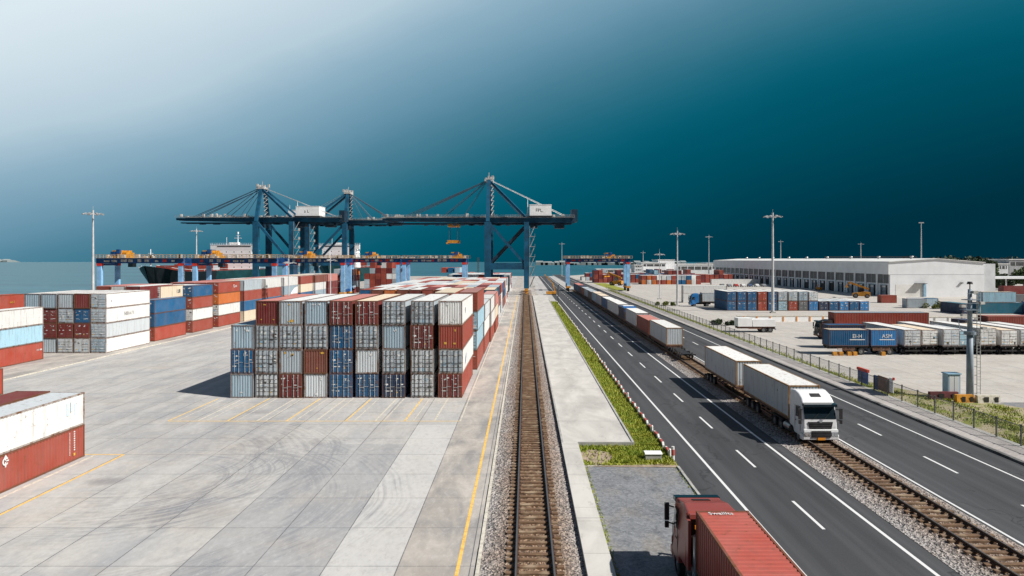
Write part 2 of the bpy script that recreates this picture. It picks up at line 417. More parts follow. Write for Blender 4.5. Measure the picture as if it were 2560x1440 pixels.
def dirt_mat():
    m = bpy.data.materials.new('bare_dirt'); t = NT(m); v = t.obj()
    a = t.noise(v, 1.2, 6., .7); b = t.noise(v, 9., 4.)
    c = t.mix(t.ramp(a, .3, .7), (.46, .37, .27), (.26, .19, .14)); c = t.mix(t.math('MULTIPLY', t.ramp(b, .5, .7), .5), c, (.14, .11, .08))
    t.bsdf(c, .95, bump=b, bstr=.5, bdist=.05)
    return m

M['concrete'] = concrete_mat()
M['asphalt'] = asphalt_mat('road_asphalt', (.052, .053, .056), (.038, .039, .042))
M['lot'] = asphalt_mat('worn_chippings', (.20, .21, .225), (.115, .125, .14), False, .95)
M['grass_soil'] = grass_ground_mat(); M['blade'] = blade_mat(); M['verge'] = verge_mat(); M['water'] = water_mat(); M['slab'] = slab_mat(); M['paver'] = paver_mat()
M['white_line'] = fade_line_mat('white_road_paint', (.72, .72, .71), .6); M['yellow_line'] = fade_line_mat('yellow_yard_paint', (.88, .54, .13), .46); M['bay_line'] = fade_line_mat('faded_bay_paint', (.82, .57, .22), .46); M['pale_line'] = fade_line_mat('pale_yard_paint', (.68, .63, .53), .42)
M['rail'] = rail_mat(); M['sleeper'] = sleeper_mat(); M['chain'] = chain_mat(); M['dirt'] = dirt_mat()
M['ballast1'] = ballast_mat('ballast_rusty', .43, (.33, .21, .125)); M['ballast2'] = ballast_mat('ballast_grey', 22., (.34, .26, .20))
M['hill'] = simple('far_shore', (.26, .30, .30), .95, .2, .01)

# ------------------------------------------------------------------ the setting
mb = MB()
mb.face([(-150,-60,0),(4500,-60,0),(4500,2300,0),(130,970,0),(98,665,0),(60,612,0),(32,548,0),(-98,545,0),(-104,402,0),(-135,376,0),(-150,320,0)])
struct(mb.build('ground', M['concrete']))
mb = MB()                                                       # quay wall
q = [(-150,-60),(-150,320),(-135,376),(-104,402),(-98,545),(32,548),(60,612),(98,665),(130,970),(4500,2300)]
for a, b in zip(q, q[1:]): mb.face([(a[0],a[1],-2.6),(b[0],b[1],-2.6),(b[0],b[1],-.002),(a[0],a[1],-.002)])
struct(mb.build('quay_ground_edge', M['kerbdark']))
mb = MB(); mb.face([(-6000,-200,-2.5),(3000,-200,-2.5),(3000,3900,-2.5),(-6000,3900,-2.5)])
struct(mb.build('water', M['water']))
mb = MB()
for i in range(30):                                             # low far shore beyond the basin
    x = 30+i*14+rnd.uniform(-4, 4); w = rnd.uniform(14, 26); h = rnd.uniform(4, 10)
    mb.prism([(1850,-2.6),(1850,h*.6),(1865,h),(1890,h),(1900,-2.6)], x, x+w)
struct(mb.build('far_shore_land', M['hill']))
m_ = MB()
for i in range(5): m_.prism([(3600,-2.6),(3600,4+i%3*4),(3650,9+i%2*6),(3700,-2.6)], -2960+i*26, -2930+i*26)
struct(m_.build('far_island_land', M['hill']))

def sheet(name, x0, x1, y0, y1, z, mat, kind='structure'):
    m_ = MB(); m_.face([(x0,y0,z),(x1,y0,z),(x1,y1,z),(x0,y1,z)]); return struct(m_.build(name, mat), kind)
sheet('road', 10.35, 19.35, 8, 545, .004, M['asphalt'])
sheet('road', 24.0, 33.9, 8, 600, .004, M['asphalt'])
sheet('gravel_ground', 3.95, 10.2, 6, 44.6, .006, M['lot'])
mb = MB()
for x, w in ((12.44, .16), (18.33, .17)): mb.face([(x-w,8,.008),(x+w*.1,8,.008),(x+w*.1,540,.008),(x-w,540,.008)])
for x, w in ((24.42, .15), (31.5, .15)): mb.face([(x-w/2,8,.008),(x+w/2,8,.008),(x+w/2,590,.008),(x-w/2,590,.008)])
for k in range(-2, 44): y = 34.2+10.2*k; mb.face([(15.4,y,.008),(15.57,y,.008),(15.57,y+4,.008),(15.4,y+4,.008)])
for k in range(-2, 44): y = 33.9+9.25*k; mb.face([(28.2,y,.008),(28.37,y,.008),(28.37,y+3.7,.008),(28.2,y+3.7,.008)])
struct(mb.build('road_markings', M['white_line']))
mb = MB()                                                       # yard paint: yellow guide line, bay outlines
def line(x0, y0, x1, y1, w, mi=0):
    d = Vector((x1-x0, y1-y0)).normalized(); n_ = Vector((-d.y, d.x))*(w/2)
    mb.face([(x0-n_.x,y0-n_.y,.006),(x0+n_.x,y0+n_.y,.006),(x1+n_.x,y1+n_.y,.006),(x1-n_.x,y1-n_.y,.006)][::-1], mi)
line(-3.05, 20, -3.05, 255, .17)
line(-5.62, 57, -5.62, 250, .13, 1); line(-30.9, 57.05, -5.7, 57.05, .17, 2)
for k in range(10):
    x = -30.9+2.56*k; line(x, 57.15, x+.1, 66.3, .17, 2 if k % 2 == 0 else 1)
    if k < 9: line(x+.75, 57.2, x+.85, 66.3, .1, 1)
line(-28.75, 30, -28.75, 47.3, .17); line(-32.2, 47.3, -28.8, 47.3, .13); line(-30.75, 30, -30.75, 47.2, .24, 1)
struct(mb.build('yard_ground_markings', [M['yellow_line'], M['pale_line'], M['bay_line']]))
# kerbs and raised strips
def kerb(name, x0, x1, y0, y1, h, mat, step=None):
    m_ = MB()
    if step:
        y = y0
        while y < y1:
            e = min(y+step, y1); m_.box(x0, x1, y+.006, e-.006, 0, h+rnd.uniform(-.012, .012)); y = e
    else: m_.box(x0, x1, y0, y1, 0, h)
    return struct(m_.build(name, mat))
kerb('kerb', 10.2, 10.36, 8, 44.4, .1, M['kerb'], 1.)
kerb('kerb', 33.9, 34.22, 8, 560, .16, M['kerbdark'], 1.)
kerb('kerb', 2.72, 2.86, 49.5, 250, .3, M['kerb'], 2.)
kerb('kerb', 8.0, 8.16, 49.3, 225, .34, M['kerb'], 2.)
kerb('kerb', -60.45, -60.15, 40, 215, .1, M['pale_line'], 2.)
kerb('kerb', -2.22, -2.05, 14, 250, .07, M['pale_line'], 3.)
mb = MB(); mb.box(3.96, 8.0, 49.3, 49.46, 0, .33); struct(mb.build('kerb', M['kerb']))
mb = MB(); mb.box(2.86, 8.0, 49.46, 250, 0, .27); struct(mb.build('paved_ground_slab', M['slab']))
mb = MB()
y = 8.
while y < 49.4:
    e = min(y+1.9, 49.44); mb.box(2.72, 3.95, y+.008, e-.008, 0, .28+rnd.uniform(-.006, .006)); y = e
struct(mb.build('path', M['slab']))
kerb('pavement', 34.22, 36.5, 8, 560, .14, M['paver'])
# ballast beds: loose stone surface
def ballast(name, x0, x1, prof, mat):
    m_ = MB()
    ys = []; y = 12.
    while y < 300:
        ys.append(y); y += .13 if y < 60 else (.4 if y < 120 else 3.)
    nx = 36; xs = [x0+(x1-x0)*i/nx for i in range(nx+1)]
    for y in ys:
        for i, x in enumerate(xs):
            j = .035 if y < 130 else .01
            e = i in (0, nx)
            m_.v.append((x+(0 if e else rnd.uniform(-j, j)), y+rnd.uniform(-j, j), prof(x)+(0 if e else rnd.uniform(-.035, .045))))
    for a in range(len(ys)-1):
        for i in range(nx):
            k = a*(nx+1)+i; m_.f.append((k, k+1, k+nx+2, k+nx+1)); m_.m.append(0)
    return struct(m_.build(name, mat), 'stuff')
ballast('gravel', -2.04, 2.72, lambda x: .02+.15*max(0, 1-max(0, abs(x-.43)-1.25)/1.1), M['ballast1'])
ballast('gravel', 19.3, 24.1, lambda x: .02+.15*max(0, 1-max(0, abs(x-22)-1.2)/1.2), M['ballast2'])
# tracks
slm = MB(); slm.box(-1.3, 1.3, -.12, .12, 0, .15); slm.box(-.98, -.7, -.13, .13, .15, .19, 1); slm.box(.7, .98, -.13, .13, .15, .19, 1)
slmesh = slm.mesh('sleeper', [M['sleeper'], M['rustdark']])
def track(xc, y0, y1, label):
    t = thing('railway_track', label, 'railway track', (xc, y0, 0))
    for s in (-.84, .84):
        m_ = MB()
        m_.box(s-.07, s+.07, 0, y1-y0, .30, .33); m_.box(s-.015, s+.015, 0, y1-y0, .33, .40); m_.box(s-.037, s+.037, 0, y1-y0, .40, .445)
        m_.build('rail', M['rail'], t)
    rest = MB(); n = int((y1-y0)/.62)
    for i in range(n):
        y = .3+.62*i; w = rnd.uniform(-.05, .05)
        if i < 100:
            o = put('sleeper', slmesh, t, (w, y+rnd.uniform(-.03, .03), .12+rnd.uniform(-.012, .012))); o.rotation_euler = (0, 0, rnd.uniform(-.02, .02))
        else: rest.box(-1.3+w, 1.3+w, y-.12, y+.12, .12, .27)
    r_ = rest.build('sleeper_run', M['sleeper'], t); r_['kind'] = 'stuff'
track(.43, 15, 255, 'single rusty rail track running beside the container stacks to the crane')
track(22.0, 27, 300, 'railway track on grey ballast between the two roads under the white truck')
# grass strip
mb = MB()
mb.face([(8.16,49.2,.03),(10.3,49.2,.03),(10.3,216,.03),(8.16,216,.03)])
mb.face([(3.96,44.9,.03),(10.3,44.5,.03),(10.3,49.2,.03),(3.96,49.2,.03)])
struct(mb.build('grass_ground', M['grass_soil']))
mb = MB(); pts = []
for i in range(24): 
    a = i/24*2*math.pi; pts.append((5.0+1.25*math.cos(a)*(1+.2*math.sin(3*a)), 46.7+1.7*math.sin(a)*(1+.15*math.cos(4*a)), .036))
mb.face(pts)
mb.face([(4.3,44.5,.036),(10.25,44.3,.036),(10.25,45.3,.036),(8.6,44.95,.036),(6.4,44.75,.036)])
struct(mb.build('dirt_ground', M['dirt']))
def grass(name, spots, hmin, hmax):
    m_ = MB()
    for x, y, k in spots:
        a = rnd.uniform(0, 6.28); h = rnd.uniform(hmin, hmax)*k; w = .05*k; lx, ly = rnd.uniform(-.12, .12)*k, rnd.uniform(-.12, .12)*k
        c, s = math.cos(a)*w, math.sin(a)*w
        m_.face([(x-c,y-s,.02),(x+c,y+s,.02),(x+lx,y+ly,h)])
    return struct(m_.build(name, M['blade']), 'stuff')
sp = []
for i in range(34000):
    y = 49.3+166*(rnd.random()**2.2); x = rnd.uniform(8.2, 10.3); sp.append((x, y, 1+.8*(y > 90)))
for i in range(7000):
    x = rnd.uniform(4., 10.3); y = rnd.uniform(44.7, 49.25)
    if (x-5.)**2/1.5+(y-46.7)**2/2.6 < 1 and rnd.random() < .93: continue
    if y < 45.2 and rnd.random() < .7: continue
    sp.append((x, y, 1.1))
for i in range(700):
    y = 14+30.5*rnd.random(); sp.append((4.0+abs(rnd.gauss(0, .12)), y, .7)); 
    if rnd.random() < .5: sp.append((10.12-abs(rnd.gauss(0, .08)), y, .6))
grass('grass', sp, .1, .26)
# ------------------------------------------------------------------ containers
CC = {'white': (.72,.72,.70), 'grey': (.41,.47,.51), 'pale grey': (.56,.60,.62), 'blue-grey': (.31,.41,.48), 'maroon': (.16,.02,.02), 'rust red': (.30,.056,.036),
      'red': (.345,.056,.034), 'blue': (.004,.098,.235), 'navy': (.010,.034,.085), 'light blue': (.33,.52,.62), 'orange': (.52,.14,.03), 'cream': (.72,.60,.45), 'pink': (.52,.2,.17),
      'teal': (.02,.15,.22), 'brown': (.2,.06,.04), 'dark grey': (.12,.13,.14), 'bright blue': (.02,.2,.48)}
def jit(c, a=.1):
    k = 1+rnd.uniform(-a, a); return tuple(min(.82, x*k) for x in c)
_cm = {}
def cmesh(L, W, Hh, det):
    key = (round(L, 2), round(W, 2), round(Hh, 2), det)
    if key in _cm: return _cm[key]
    out = {}
    w, l = W/2, L/2
    m_ = MB()
    if det == 'lo':
        m_.face([(-w,-l,.02),(w,-l,.02),(w,-l,Hh-.03),(-w,-l,Hh-.03)]); m_.face([(w,-l,.02),(w,l,.02),(w,l,Hh-.03),(w,-l,Hh-.03)])
        m_.face([(w,l,.02),(-w,l,.02),(-w,l,Hh-.03),(w,l,Hh-.03)]); m_.face([(-w,l,.02),(-w,-l,.02),(-w,-l,Hh-.03),(-w,l,Hh-.03)])
        out['walls'] = m_.mesh('walls', M['paint'])
        r_ = MB(); r_.box(-w-.012, w+.012, -l-.012, l+.012, Hh-.1, Hh); out['roof'] = r_.mesh('roof', M['roofp'])
        f_ = MB()
        for sx in (-1, 1):
            for sy in (-1, 1):
                f_.box(sx*w-.06+(.012 if sx > 0 else -.012)-.0, sx*w+.06+(.012 if sx > 0 else -.012)-.0, sy*l-.06, sy*l+.06, 0, Hh-.101)
        f_.box(-w-.01, w+.01, -l-.01, l+.01, 0, .1)
        out['frame'] = f_.mesh('frame', M['frame'])
        _cm[key] = out; return out
    dp = .045
    m_.wave((w-.06, -l+.1, .12), (0,1,0), (1,0,0), L-.2, Hh-.22, .28, dp); m_.wave((-w+.06, l-.1, .12), (0,-1,0), (-1,0,0), L-.2, Hh-.22, .28, dp)
    m_.wave((-w+.1, -l+.075, .12), (1,0,0), (0,-1,0), W-.2, Hh-.22, .25, dp); m_.wave((w-.1, l-.075, .12), (-1,0,0), (0,1,0), W-.2, Hh-.22, .25, dp)
    out['walls'] = m_.mesh('walls', M['paint'])
    r_ = MB(); r_.wave((-w+.08, -l+.1, Hh-.035), (0,1,0), (0,0,1), L-.2, W-.16, .3, .022, up=(1,0,0)); out['roof'] = r_.mesh('roof', M['roofp'])
    f_ = MB(); e = .1
    for sx in (-1, 1):
        x0, x1 = (w-e, w) if sx > 0 else (-w, -w+e)
        for sy in (-1, 1):
            y0, y1 = (l-e, l) if sy > 0 else (-l, -l+e)
            f_.box(x0, x1, y0, y1, .13, Hh-.12)
            cx0, cx1 = (x0, x1+.006) if sx > 0 else (x0-.006, x1); cy0, cy1 = (y0, y1+.006) if sy > 0 else (y0-.006, y1)
            f_.box(cx0, cx1, cy0, cy1, 0, .13); f_.box(cx0, cx1, cy0, cy1, Hh-.12, Hh+.006)
        f_.box(x0, x1, -l+e+.008, l-e-.008, .03, .14); f_.box(x0, x1, -l+e+.008, l-e-.008, Hh-.1, Hh)
    for sy in (-1, 1):
        y0, y1 = (l-e, l) if sy > 0 else (-l, -l+e)
        f_.box(-w+e+.008, w-e-.008, y0, y1, .02, .14); f_.box(-w+e+.008, w-e-.008, y0, y1, Hh-.11, Hh-.004)
    f_.box(-w+e+.01, w-e-.01, -l+e+.01, l-e-.01, .05, .12)
    out['frame'] = f_.mesh('frame', M['frame'])
    for var in range(8):
        for sx in (-1, 1):
            d = MB(); q = rnd
            x0, x1 = (.012, w-.1) if sx > 0 else (-w+.1, -.012)
            d.box(x0, x1, -l-.012, -l+.05, .15, Hh-.12)
            n = 5
            for i in range(n):                                 # pressed panels
                z0 = .2+(Hh-.4)*i/n; d.box(x0+.05, x1-.05, -l-.03, -l-.0125, z0+.05, z0+(Hh-.4)/n-.03)
                if var >= 4 and rnd.random() < .8: d.box(x0+.02, x1-.02, -l-.034, -l-.0305, z0+.0, z0+.045, 3)
            if var >= 4:
                for i in range(q.randint(2, 4)): a = q.uniform(x0+.05, x1-.35); z = q.uniform(.25, Hh-.6); d.box(a, a+q.uniform(.12,.4), -l-.0335, -l-.0308, z, z+q.uniform(.1,.4), q.choice((1,3,4)))
            for i in range(q.randint(4, 7)):                   # id figures, plates and labels
                a = q.uniform(x0+.1, x1-.3); z = q.choice((.35, .62, .8, .85, .9))*Hh*q.uniform(.9, 1.); ww = q.choice((.08, .12, .22, .35))
                d.box(a, min(a+ww, x1-.06), -l-.036, -l-.031, z-.12, z-.12+q.choice((.05, .07, .12)), 1)
            if q.random() < .35: d.box(x0+.25, x0+.42, -l-.036, -l-.031, .5, .64, 2)
            out['door%d%s' % (var, 'r' if sx > 0 else 'l')] = d.mesh('door', [M['door'], M['white_mark'], M['yellow_mark'], M['rod_dark'], M['cabinet']])
            rods = []
            for k in (0, 1):
                b = MB(); xx = x0+(x1-x0)*(.3 if k == 0 else .72)
                b.cyl((xx,-l-.065,.1), (xx,-l-.065,Hh-.08), .03, n=6)
                for z in (.2, .75, Hh-.7, Hh-.2): b.box(xx-.06, xx+.06, -l-.075, -l-.032, z-.035, z+.035)
                zz = Hh*.42+.1*k; b.box(xx-.05, xx+.42, -l-.1, -l-.08, zz, zz+.045)
                rods.append(b.mesh('lock_rod', M['rod_dark' if var >= 4 else 'rod']))
            out['rods%d%s' % (var, 'r' if sx > 0 else 'l')] = rods
    _cm[key] = out; return out
def cont(cx, cy, z, col, label, L=12.2, W=2.3, Hh=2.45, det='mid', door=False, roof=None, rz=0, group=None, door_col=None):
    ms = cmesh(L, W, Hh, det)
    c = jit(CC[col]); root = thing('shipping_container', label, 'container', (cx, cy, z), rz, group)
    put('walls', ms['walls'], root, color=c)
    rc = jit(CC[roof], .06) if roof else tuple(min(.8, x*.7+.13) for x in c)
    put('roof', ms['roof'], root, color=rc)
    if det != 'lo':
        fc = tuple(x*.38+y*.62 for x, y in zip(c, (.115,.05,.022)))
    else: fc = tuple(x*.7+y*.3 for x, y in zip(c, (.12,.06,.04)))
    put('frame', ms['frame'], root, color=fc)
    if door and det != 'lo':
        dc = CC[door_col] if door_col else c; var = rnd.randint(0, 3)+(4 if dc[1] > .2 else 0)
        for sx in 'lr':
            d = put('door', ms['door%d%s' % (var, sx)], root, color=jit(dc, .08))
            if det == 'hi':
                for r_ in ms['rods%d%s' % (var, sx)]: put('lock_rod', r_, d)
    return root
def side_text(root, txt, size, x, y, z, mat, face='x'):
    m_ = MB()
    mt = Matrix.Translation((x, y, z)) @ (Matrix(((0,0,1,0),(1,0,0,0),(0,1,0,0),(0,0,0,1))) if face == 'x' else Matrix(((1,0,0,0),(0,0,-1,0),(0,1,0,0),(0,0,0,1))))
    m_.add_text(txt, size, mt); return m_.build('lettering', mat, root)

# --- big stack beside the track: nine columns, ends to the camera
XS = [-28.55, -26.1, -23.66, -21.16, -18.58, -16.0, -13.3, -10.43, -7.55]
T4 = [None, ('maroon',0), ('grey',0), ('blue-grey',0), ('maroon',1), ('maroon',1), ('grey',1), ('grey',1), ('pale grey',0)]
T3 = [('blue-grey',0), ('grey',1), ('grey',1), ('grey',1), ('blue',1), ('grey',1), ('blue-grey',0), ('maroon',1), ('maroon',0)]
T2 = [('blue',1), ('grey',1), ('grey',0), ('brown',0), ('blue',1), ('pale grey',0), ('grey',1), ('pale grey',1), ('grey',1)]
T1 = [('blue-grey',0), ('pale grey',1), ('maroon',1), ('pale grey',0), ('blue',1), ('blue',1), ('navy',1), ('pale grey',1), ('maroon',1)]
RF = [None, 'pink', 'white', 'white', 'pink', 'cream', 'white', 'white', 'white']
SIDE9 = {4: 'white', 3: 'red', 2: 'white', 1: 'red'}
TN = {1: 'bottom', 2: 'second', 3: 'third', 4: 'top'}
# track-end four: sunlit tone painted on the sides, shaded tone on any doors
for ti, row in ((1, T1), (2, T2), (3, T3), (4, T4)):
    for ci, e in enumerate(row):
        if not e: continue
        col, dr = e
        end = 'barred doors' if dr else 'ribbed end'
        lab = f"{col} container with {end}, {TN[ti]} tier, {ORD[ci+1]} column from left of the front stack"
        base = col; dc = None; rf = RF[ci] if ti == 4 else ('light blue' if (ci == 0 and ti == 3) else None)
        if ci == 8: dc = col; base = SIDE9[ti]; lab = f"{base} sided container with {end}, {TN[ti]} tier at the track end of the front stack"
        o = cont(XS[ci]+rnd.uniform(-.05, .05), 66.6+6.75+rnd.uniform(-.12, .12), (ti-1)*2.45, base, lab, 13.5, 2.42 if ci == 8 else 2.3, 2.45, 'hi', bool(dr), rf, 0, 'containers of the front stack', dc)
        if ci == 8 and ti == 2:
            m_ = MB(); m_.face([(1.225,-4.2,.5),(1.225,-3.3,.8),(1.225,-2.6,1.7),(1.225,-3.5,1.3)]); m_.build('emblem', M['cab_blue'], o)
        if ci == 8 and ti == 4: side_text(o, 'V', .9, 1.225, -3.4, 1.2, M['cable'])
        if not dr:
            for k in range(rnd.randint(1, 3)):
                m_ = MB(); x = rnd.uniform(-.95, .6); z = rnd.choice((.3, .5, 1.8, 2.0)); w = rnd.uniform(.08, .3)
                m_.box(x, x+w, -6.74, -6.722, z, z+rnd.uniform(.08, .25)); m_.build('decal', M['yellow_mark'] if col in ('maroon', 'brown', 'grey') else M['white_mark'], o)
# --- second row and the track-side edge
edge = [(90.2, [('rust red','maroon'), ('light blue',None), ('light blue',None), ('rust red',None)][::-1]), (104.2, [('rust red',None), ('white',None), ('pale grey',None)]),
        (118.2, [('red',None), ('white',None), ('white',None)]), (132.2, [('rust red',None), ('cream',None), ('pink',None)])]
for ri, (y, cols) in enumerate(edge):
    for ti, (c, _) in enumerate(cols):
        cont(-7.3+rnd.uniform(-.1, .1)+.15*ri, y, ti*2.45, c, f"{c} container, tier {['one','two','three','four'][ti]}, {ORD[ri+2]} row back along the track edge of the yard", 13.2, 2.4, 2.45, 'mid', ri == 0, None, 0, 'track edge containers')
for k, c in enumerate(('blue-grey', 'rust red')): cont(-10.2, 90.2, 2.45*(2+k), c, f"{c} container just behind the front stack, {'lower' if k == 0 else 'upper'} one beside the edge column", 13.2, 2.4, 2.45, 'lo', False, 'cream' if k else None)
# --- long block behind: only the tops show, plus the track side
ROOFS = ['white','white','pink','cream','white','grey','pink','white','rust red','cream','white','maroon','white','pale grey','pink']
NX = 11
XB = [-7.75-2.72*i for i in range(NX)]
FRONTC = {0: 'teal', 1: 'maroon', 2: 'blue-grey', 3: 'grey', 4: 'brown', 5: 'rust red', 6: 'maroon'}
for ri in range(7):
    y = 150.6+14.4*ri
    for ci in range(NX):
        tiers = (1, 2, 3) if ci == 0 else (3,)
        for ti in tiers:
            wc = rnd.choice(['rust red','maroon','white','blue','grey','brown','white','red','light blue','orange','navy','pale grey'])
            if ti == 3 and ri == 0: wc = FRONTC.get(ci, wc)
            rf = rnd.choice(ROOFS) if ti == 3 else None
            tn = {1: 'bottom', 2: 'middle', 3: 'top'}[ti]
            cont(XB[ci]+rnd.uniform(-.12, .12), y+rnd.uniform(-.3, .3), (ti-1)*2.45, wc, f"{wc} container, {tn} tier, {ORD[ci+1]} column from the track, {ORD[ri+1]} row of the rear block", 13.4, 2.5, 2.45, 'mid' if (ri == 0 and ti == 3) else 'lo', False, rf, 0, 'containers of the rear block')
# --- west rows along the truck lane
LROWS = [(98.3, 11.5, -62.4, 2.22, ['white','pale grey','white','white']), (112.2, 10.4, -63.0, 2.36, ['red','blue','blue']), (125.4, 8.2, -63.2, 2.24, ['rust red','white','rust red','blue']),
         (136.0, 10.4, -63.2, 2.3, ['red','white','orange','red']), (148.4, 10.0, -63.2, 2.3, ['cream','blue','rust red','grey']), (160.6, 10.2, -63.2, 2.3, ['red','blue','rust red','white']),
         (173.0, 10.4, -63.2, 2.3, ['rust red','pink','blue-grey','white']), (185.6, 10.6, -63.2, 2.3, ['blue','blue','cream','rust red']), (198.6, 10.6, -63.2, 2.3, ['red','blue-grey','white','brown']), (211.6, 10.6, -63.2, 2.3, ['maroon','maroon','maroon','pink'])]
FL = {4: [('grey',1),('maroon',0),('grey',0),('blue-grey',0),('blue-grey',0)], 3: [('grey',1),('blue',1),('grey',1),('maroon',1),('maroon',0)],
      2: [('grey',1),('maroon',1),('maroon',1),('maroon',1),('grey',0)], 1: [('blue-grey',1),('pale grey',1),('pale grey',1),('grey',0),('grey',0)]}
TN4 = ['bottom','second','third','top']
for ri, (y, L, xr, hh, cols) in enumerate(LROWS):
    for ti, c in enumerate(cols):
        hi = ri < 4
        o = cont(xr-1.17, y+L/2, ti*hh, c, f"{c} sided container, {TN4[ti] if ti < len(cols)-1 else 'uppermost'} in the {ORD[ri+1]} stack along the truck lane kerb", L, 2.3, hh, 'mid' if hi else 'lo', hi, 'white' if (ri in (0,5,6) and ti == 3) else None, 0, 'lane side containers', FL[ti+1][0][0] if ri == 0 else None)
        if ri == 0 and ti == 2: side_text(o, '5006671', .8, 1.17, 0., 1.1, M['clutter'])
        if ri == 2 and ti == 3: pass
        if ri == 3 and ti == 3: side_text(o, 'Q.uo', .9, 1.17, 2.6, 1.3, M['white_mark'])
        if ri == 6 and ti == 2:
            m_ = MB(); m_.face([(1.172,-.5,.05),(1.172,5.1,.05),(1.172,5.1,1.9),(1.172,2.6,1.6),(1.172,1.,.9)]); m_.build('emblem', M['machine_white'], o)
    if ri == 0:
        for ci in range(1, 5):
            for ti in range(4):
                c, dr = FL[ti+1][ci]
                if ci == 4 and ti < 3: continue
                cont(xr-1.17-2.46*ci, y+L/2+rnd.uniform(-.1, .1), ti*hh, c, f"{c} container with {'barred' if dr else 'ribbed'} end, {TN4[ti]} tier, {ORD[ci+1]} column from lane, corner stack", L, 2.3, hh, 'mid', bool(dr), 'white' if ti == 3 else None, 0, 'corner stack containers')
    else:
        for ci in range(1, 4):
            c = rnd.choice(['white','rust red','maroon','grey','blue']); rf = rnd.choice(['pink','pink','white','cream'])
            if ri == 2 and ci == 1: c, rf = 'cream', 'white'
            cont(xr-1.17-2.5*ci, y+L/2, 3*hh, c, f"{c} container with {rf} roof, column {['one','two','three','four'][ci]} back from the lane, {ORD[ri+1]} lane stack top", L, 2.3, hh, 'lo', False, rf, 0, 'rear columns by the lane')
cont(-66.3+.1, 121.8, 6.9, 'cream', 'cream container with lettering on its side standing high behind the two blue ones', 8.2, 2.3, 2.25, 'mid', True, 'pink', 0, None, 'white')
side_text(COL.objects[-1] if False else [o for o in COL.objects if o.get('label','').startswith('cream container with lettering')][0], '1.8l', 1., 1.17, 2., 1.1, M['cable'])
# near left corner
for k, (c, z) in enumerate((('red',0), ('light blue',1), ('white',2))):
    o = cont(-68.75, 86.4, z*2.45, c, f"{c} container, {['lowest','middle','highest'][k]} of the three piled at the left edge before the corner stack", 12.4, 2.3, 2.45, 'mid', False, 'white' if k == 2 else None, 0, 'left edge pile')
    if k == 0: side_text(o, 'I1I1 88', .35, 1.17, 5.4, 1.4, M['white_mark'])
    if k == 1:
        m_ = MB()
        for i, q in enumerate((1.9, 1.5, 1.1, .7, .35)): m_.box(1.166, 1.18, -3.6, -3.15, q-.14, q+.12)
        m_.build('lettering', M['hull_green'], o)
for k in range(3): 
    c = ['grey','maroon','red'][k]
    o = cont(-93.3, 113.5, k*2.45, c, f"{c} container far left by the water, {['bottom','middle','top'][k]} of that pile", 16, 2.4, 2.75 if k == 2 else 2.45, 'mid', False, 'red' if k == 2 else None, 0, 'waterside pile')
    if k == 2: side_text(o, 'oo1', .7, 1.22, 5., 1.4, M['yellow_mark'])
cont(-55.3, 62.3, 0, 'red', 'lone red container on the ground, only its corner showing at the left edge', 12.2, 2.4, 2.7, 'mid', False)
NL = []
for k, c in enumerate(('rust red', 'white')):
    o = cont(-31.3-1.2, 40.7, 2.28*k, c, 'rust red container with white arrow emblem, lower of the two nearest at left' if k == 0 else 'white container with rusty corner posts on top of the red emblem container', 12.4, 2.4, 2.28, 'hi', False, 'pale grey' if k else None, 0); NL.append(o)
o = cont(-35.25, 41.1, 2.28, 'maroon', 'maroon container with ribbed roof lying behind the near white one', 12.4, 2.4, 2.28, 'hi', False, 'maroon')
cont(-35.25, 41.1, 0, 'grey', 'grey container under the maroon one in the near left pile', 12.4, 2.4, 2.28, 'mid', False)
m_ = MB()                                                      # figures and emblem on the near red side
mt = lambda y, z: Matrix.Translation((1.21, y, z)) @ Matrix(((0,0,1,0),(1,0,0,0),(0,1,0,0),(0,0,0,1)))
for i in range(9): m_.box(1.2, 1.215, 5.05, 5.18, 1.98-i*.155, 2.07-i*.155)
for i in range(16): m_.box(1.2, 1.215, 4.62, 4.68, 2.0-i*.1, 2.06-i*.1)
yy, zz = -.95, 1.82
for i in range(20):
    a0, a1 = [R(35+290*j/20) for j in (i, i+1)]
    m_.face([(1.21, yy+r_*math.cos(a_), zz+r_*math.sin(a_)) for r_, a_ in ((.15,a0),(.25,a0),(.25,a1),(.15,a1))])
m_.box(1.2, 1.212, yy-.045, yy+.045, zz-.36, zz+.15); m_.box(1.2, 1.212, yy-.05, yy+.25, zz-.03, zz+.05)
m_.face([(1.213,yy-.16,zz+.18),(1.213,yy+.16,zz+.18),(1.213,yy,zz+.4)])
m_.build('emblem', M['white_mark'], NL[0])
m_ = MB(); m_.box(1.2, 1.213, 5.03, 5.2, .38, .56); m_.build('decal', M['yellow_mark'], NL[0])
m_ = MB(); m_.box(1.2, 1.212, 4.35, 4.6, 1.0, 1.85); m_.box(1.2, 1.212, 4.75, 5.0, 1.2, 1.9); m_.box(1.2, 1.212, 5.1, 5.25, .9, 1.7); m_.build('worn_logo', M['worn'], NL[1])
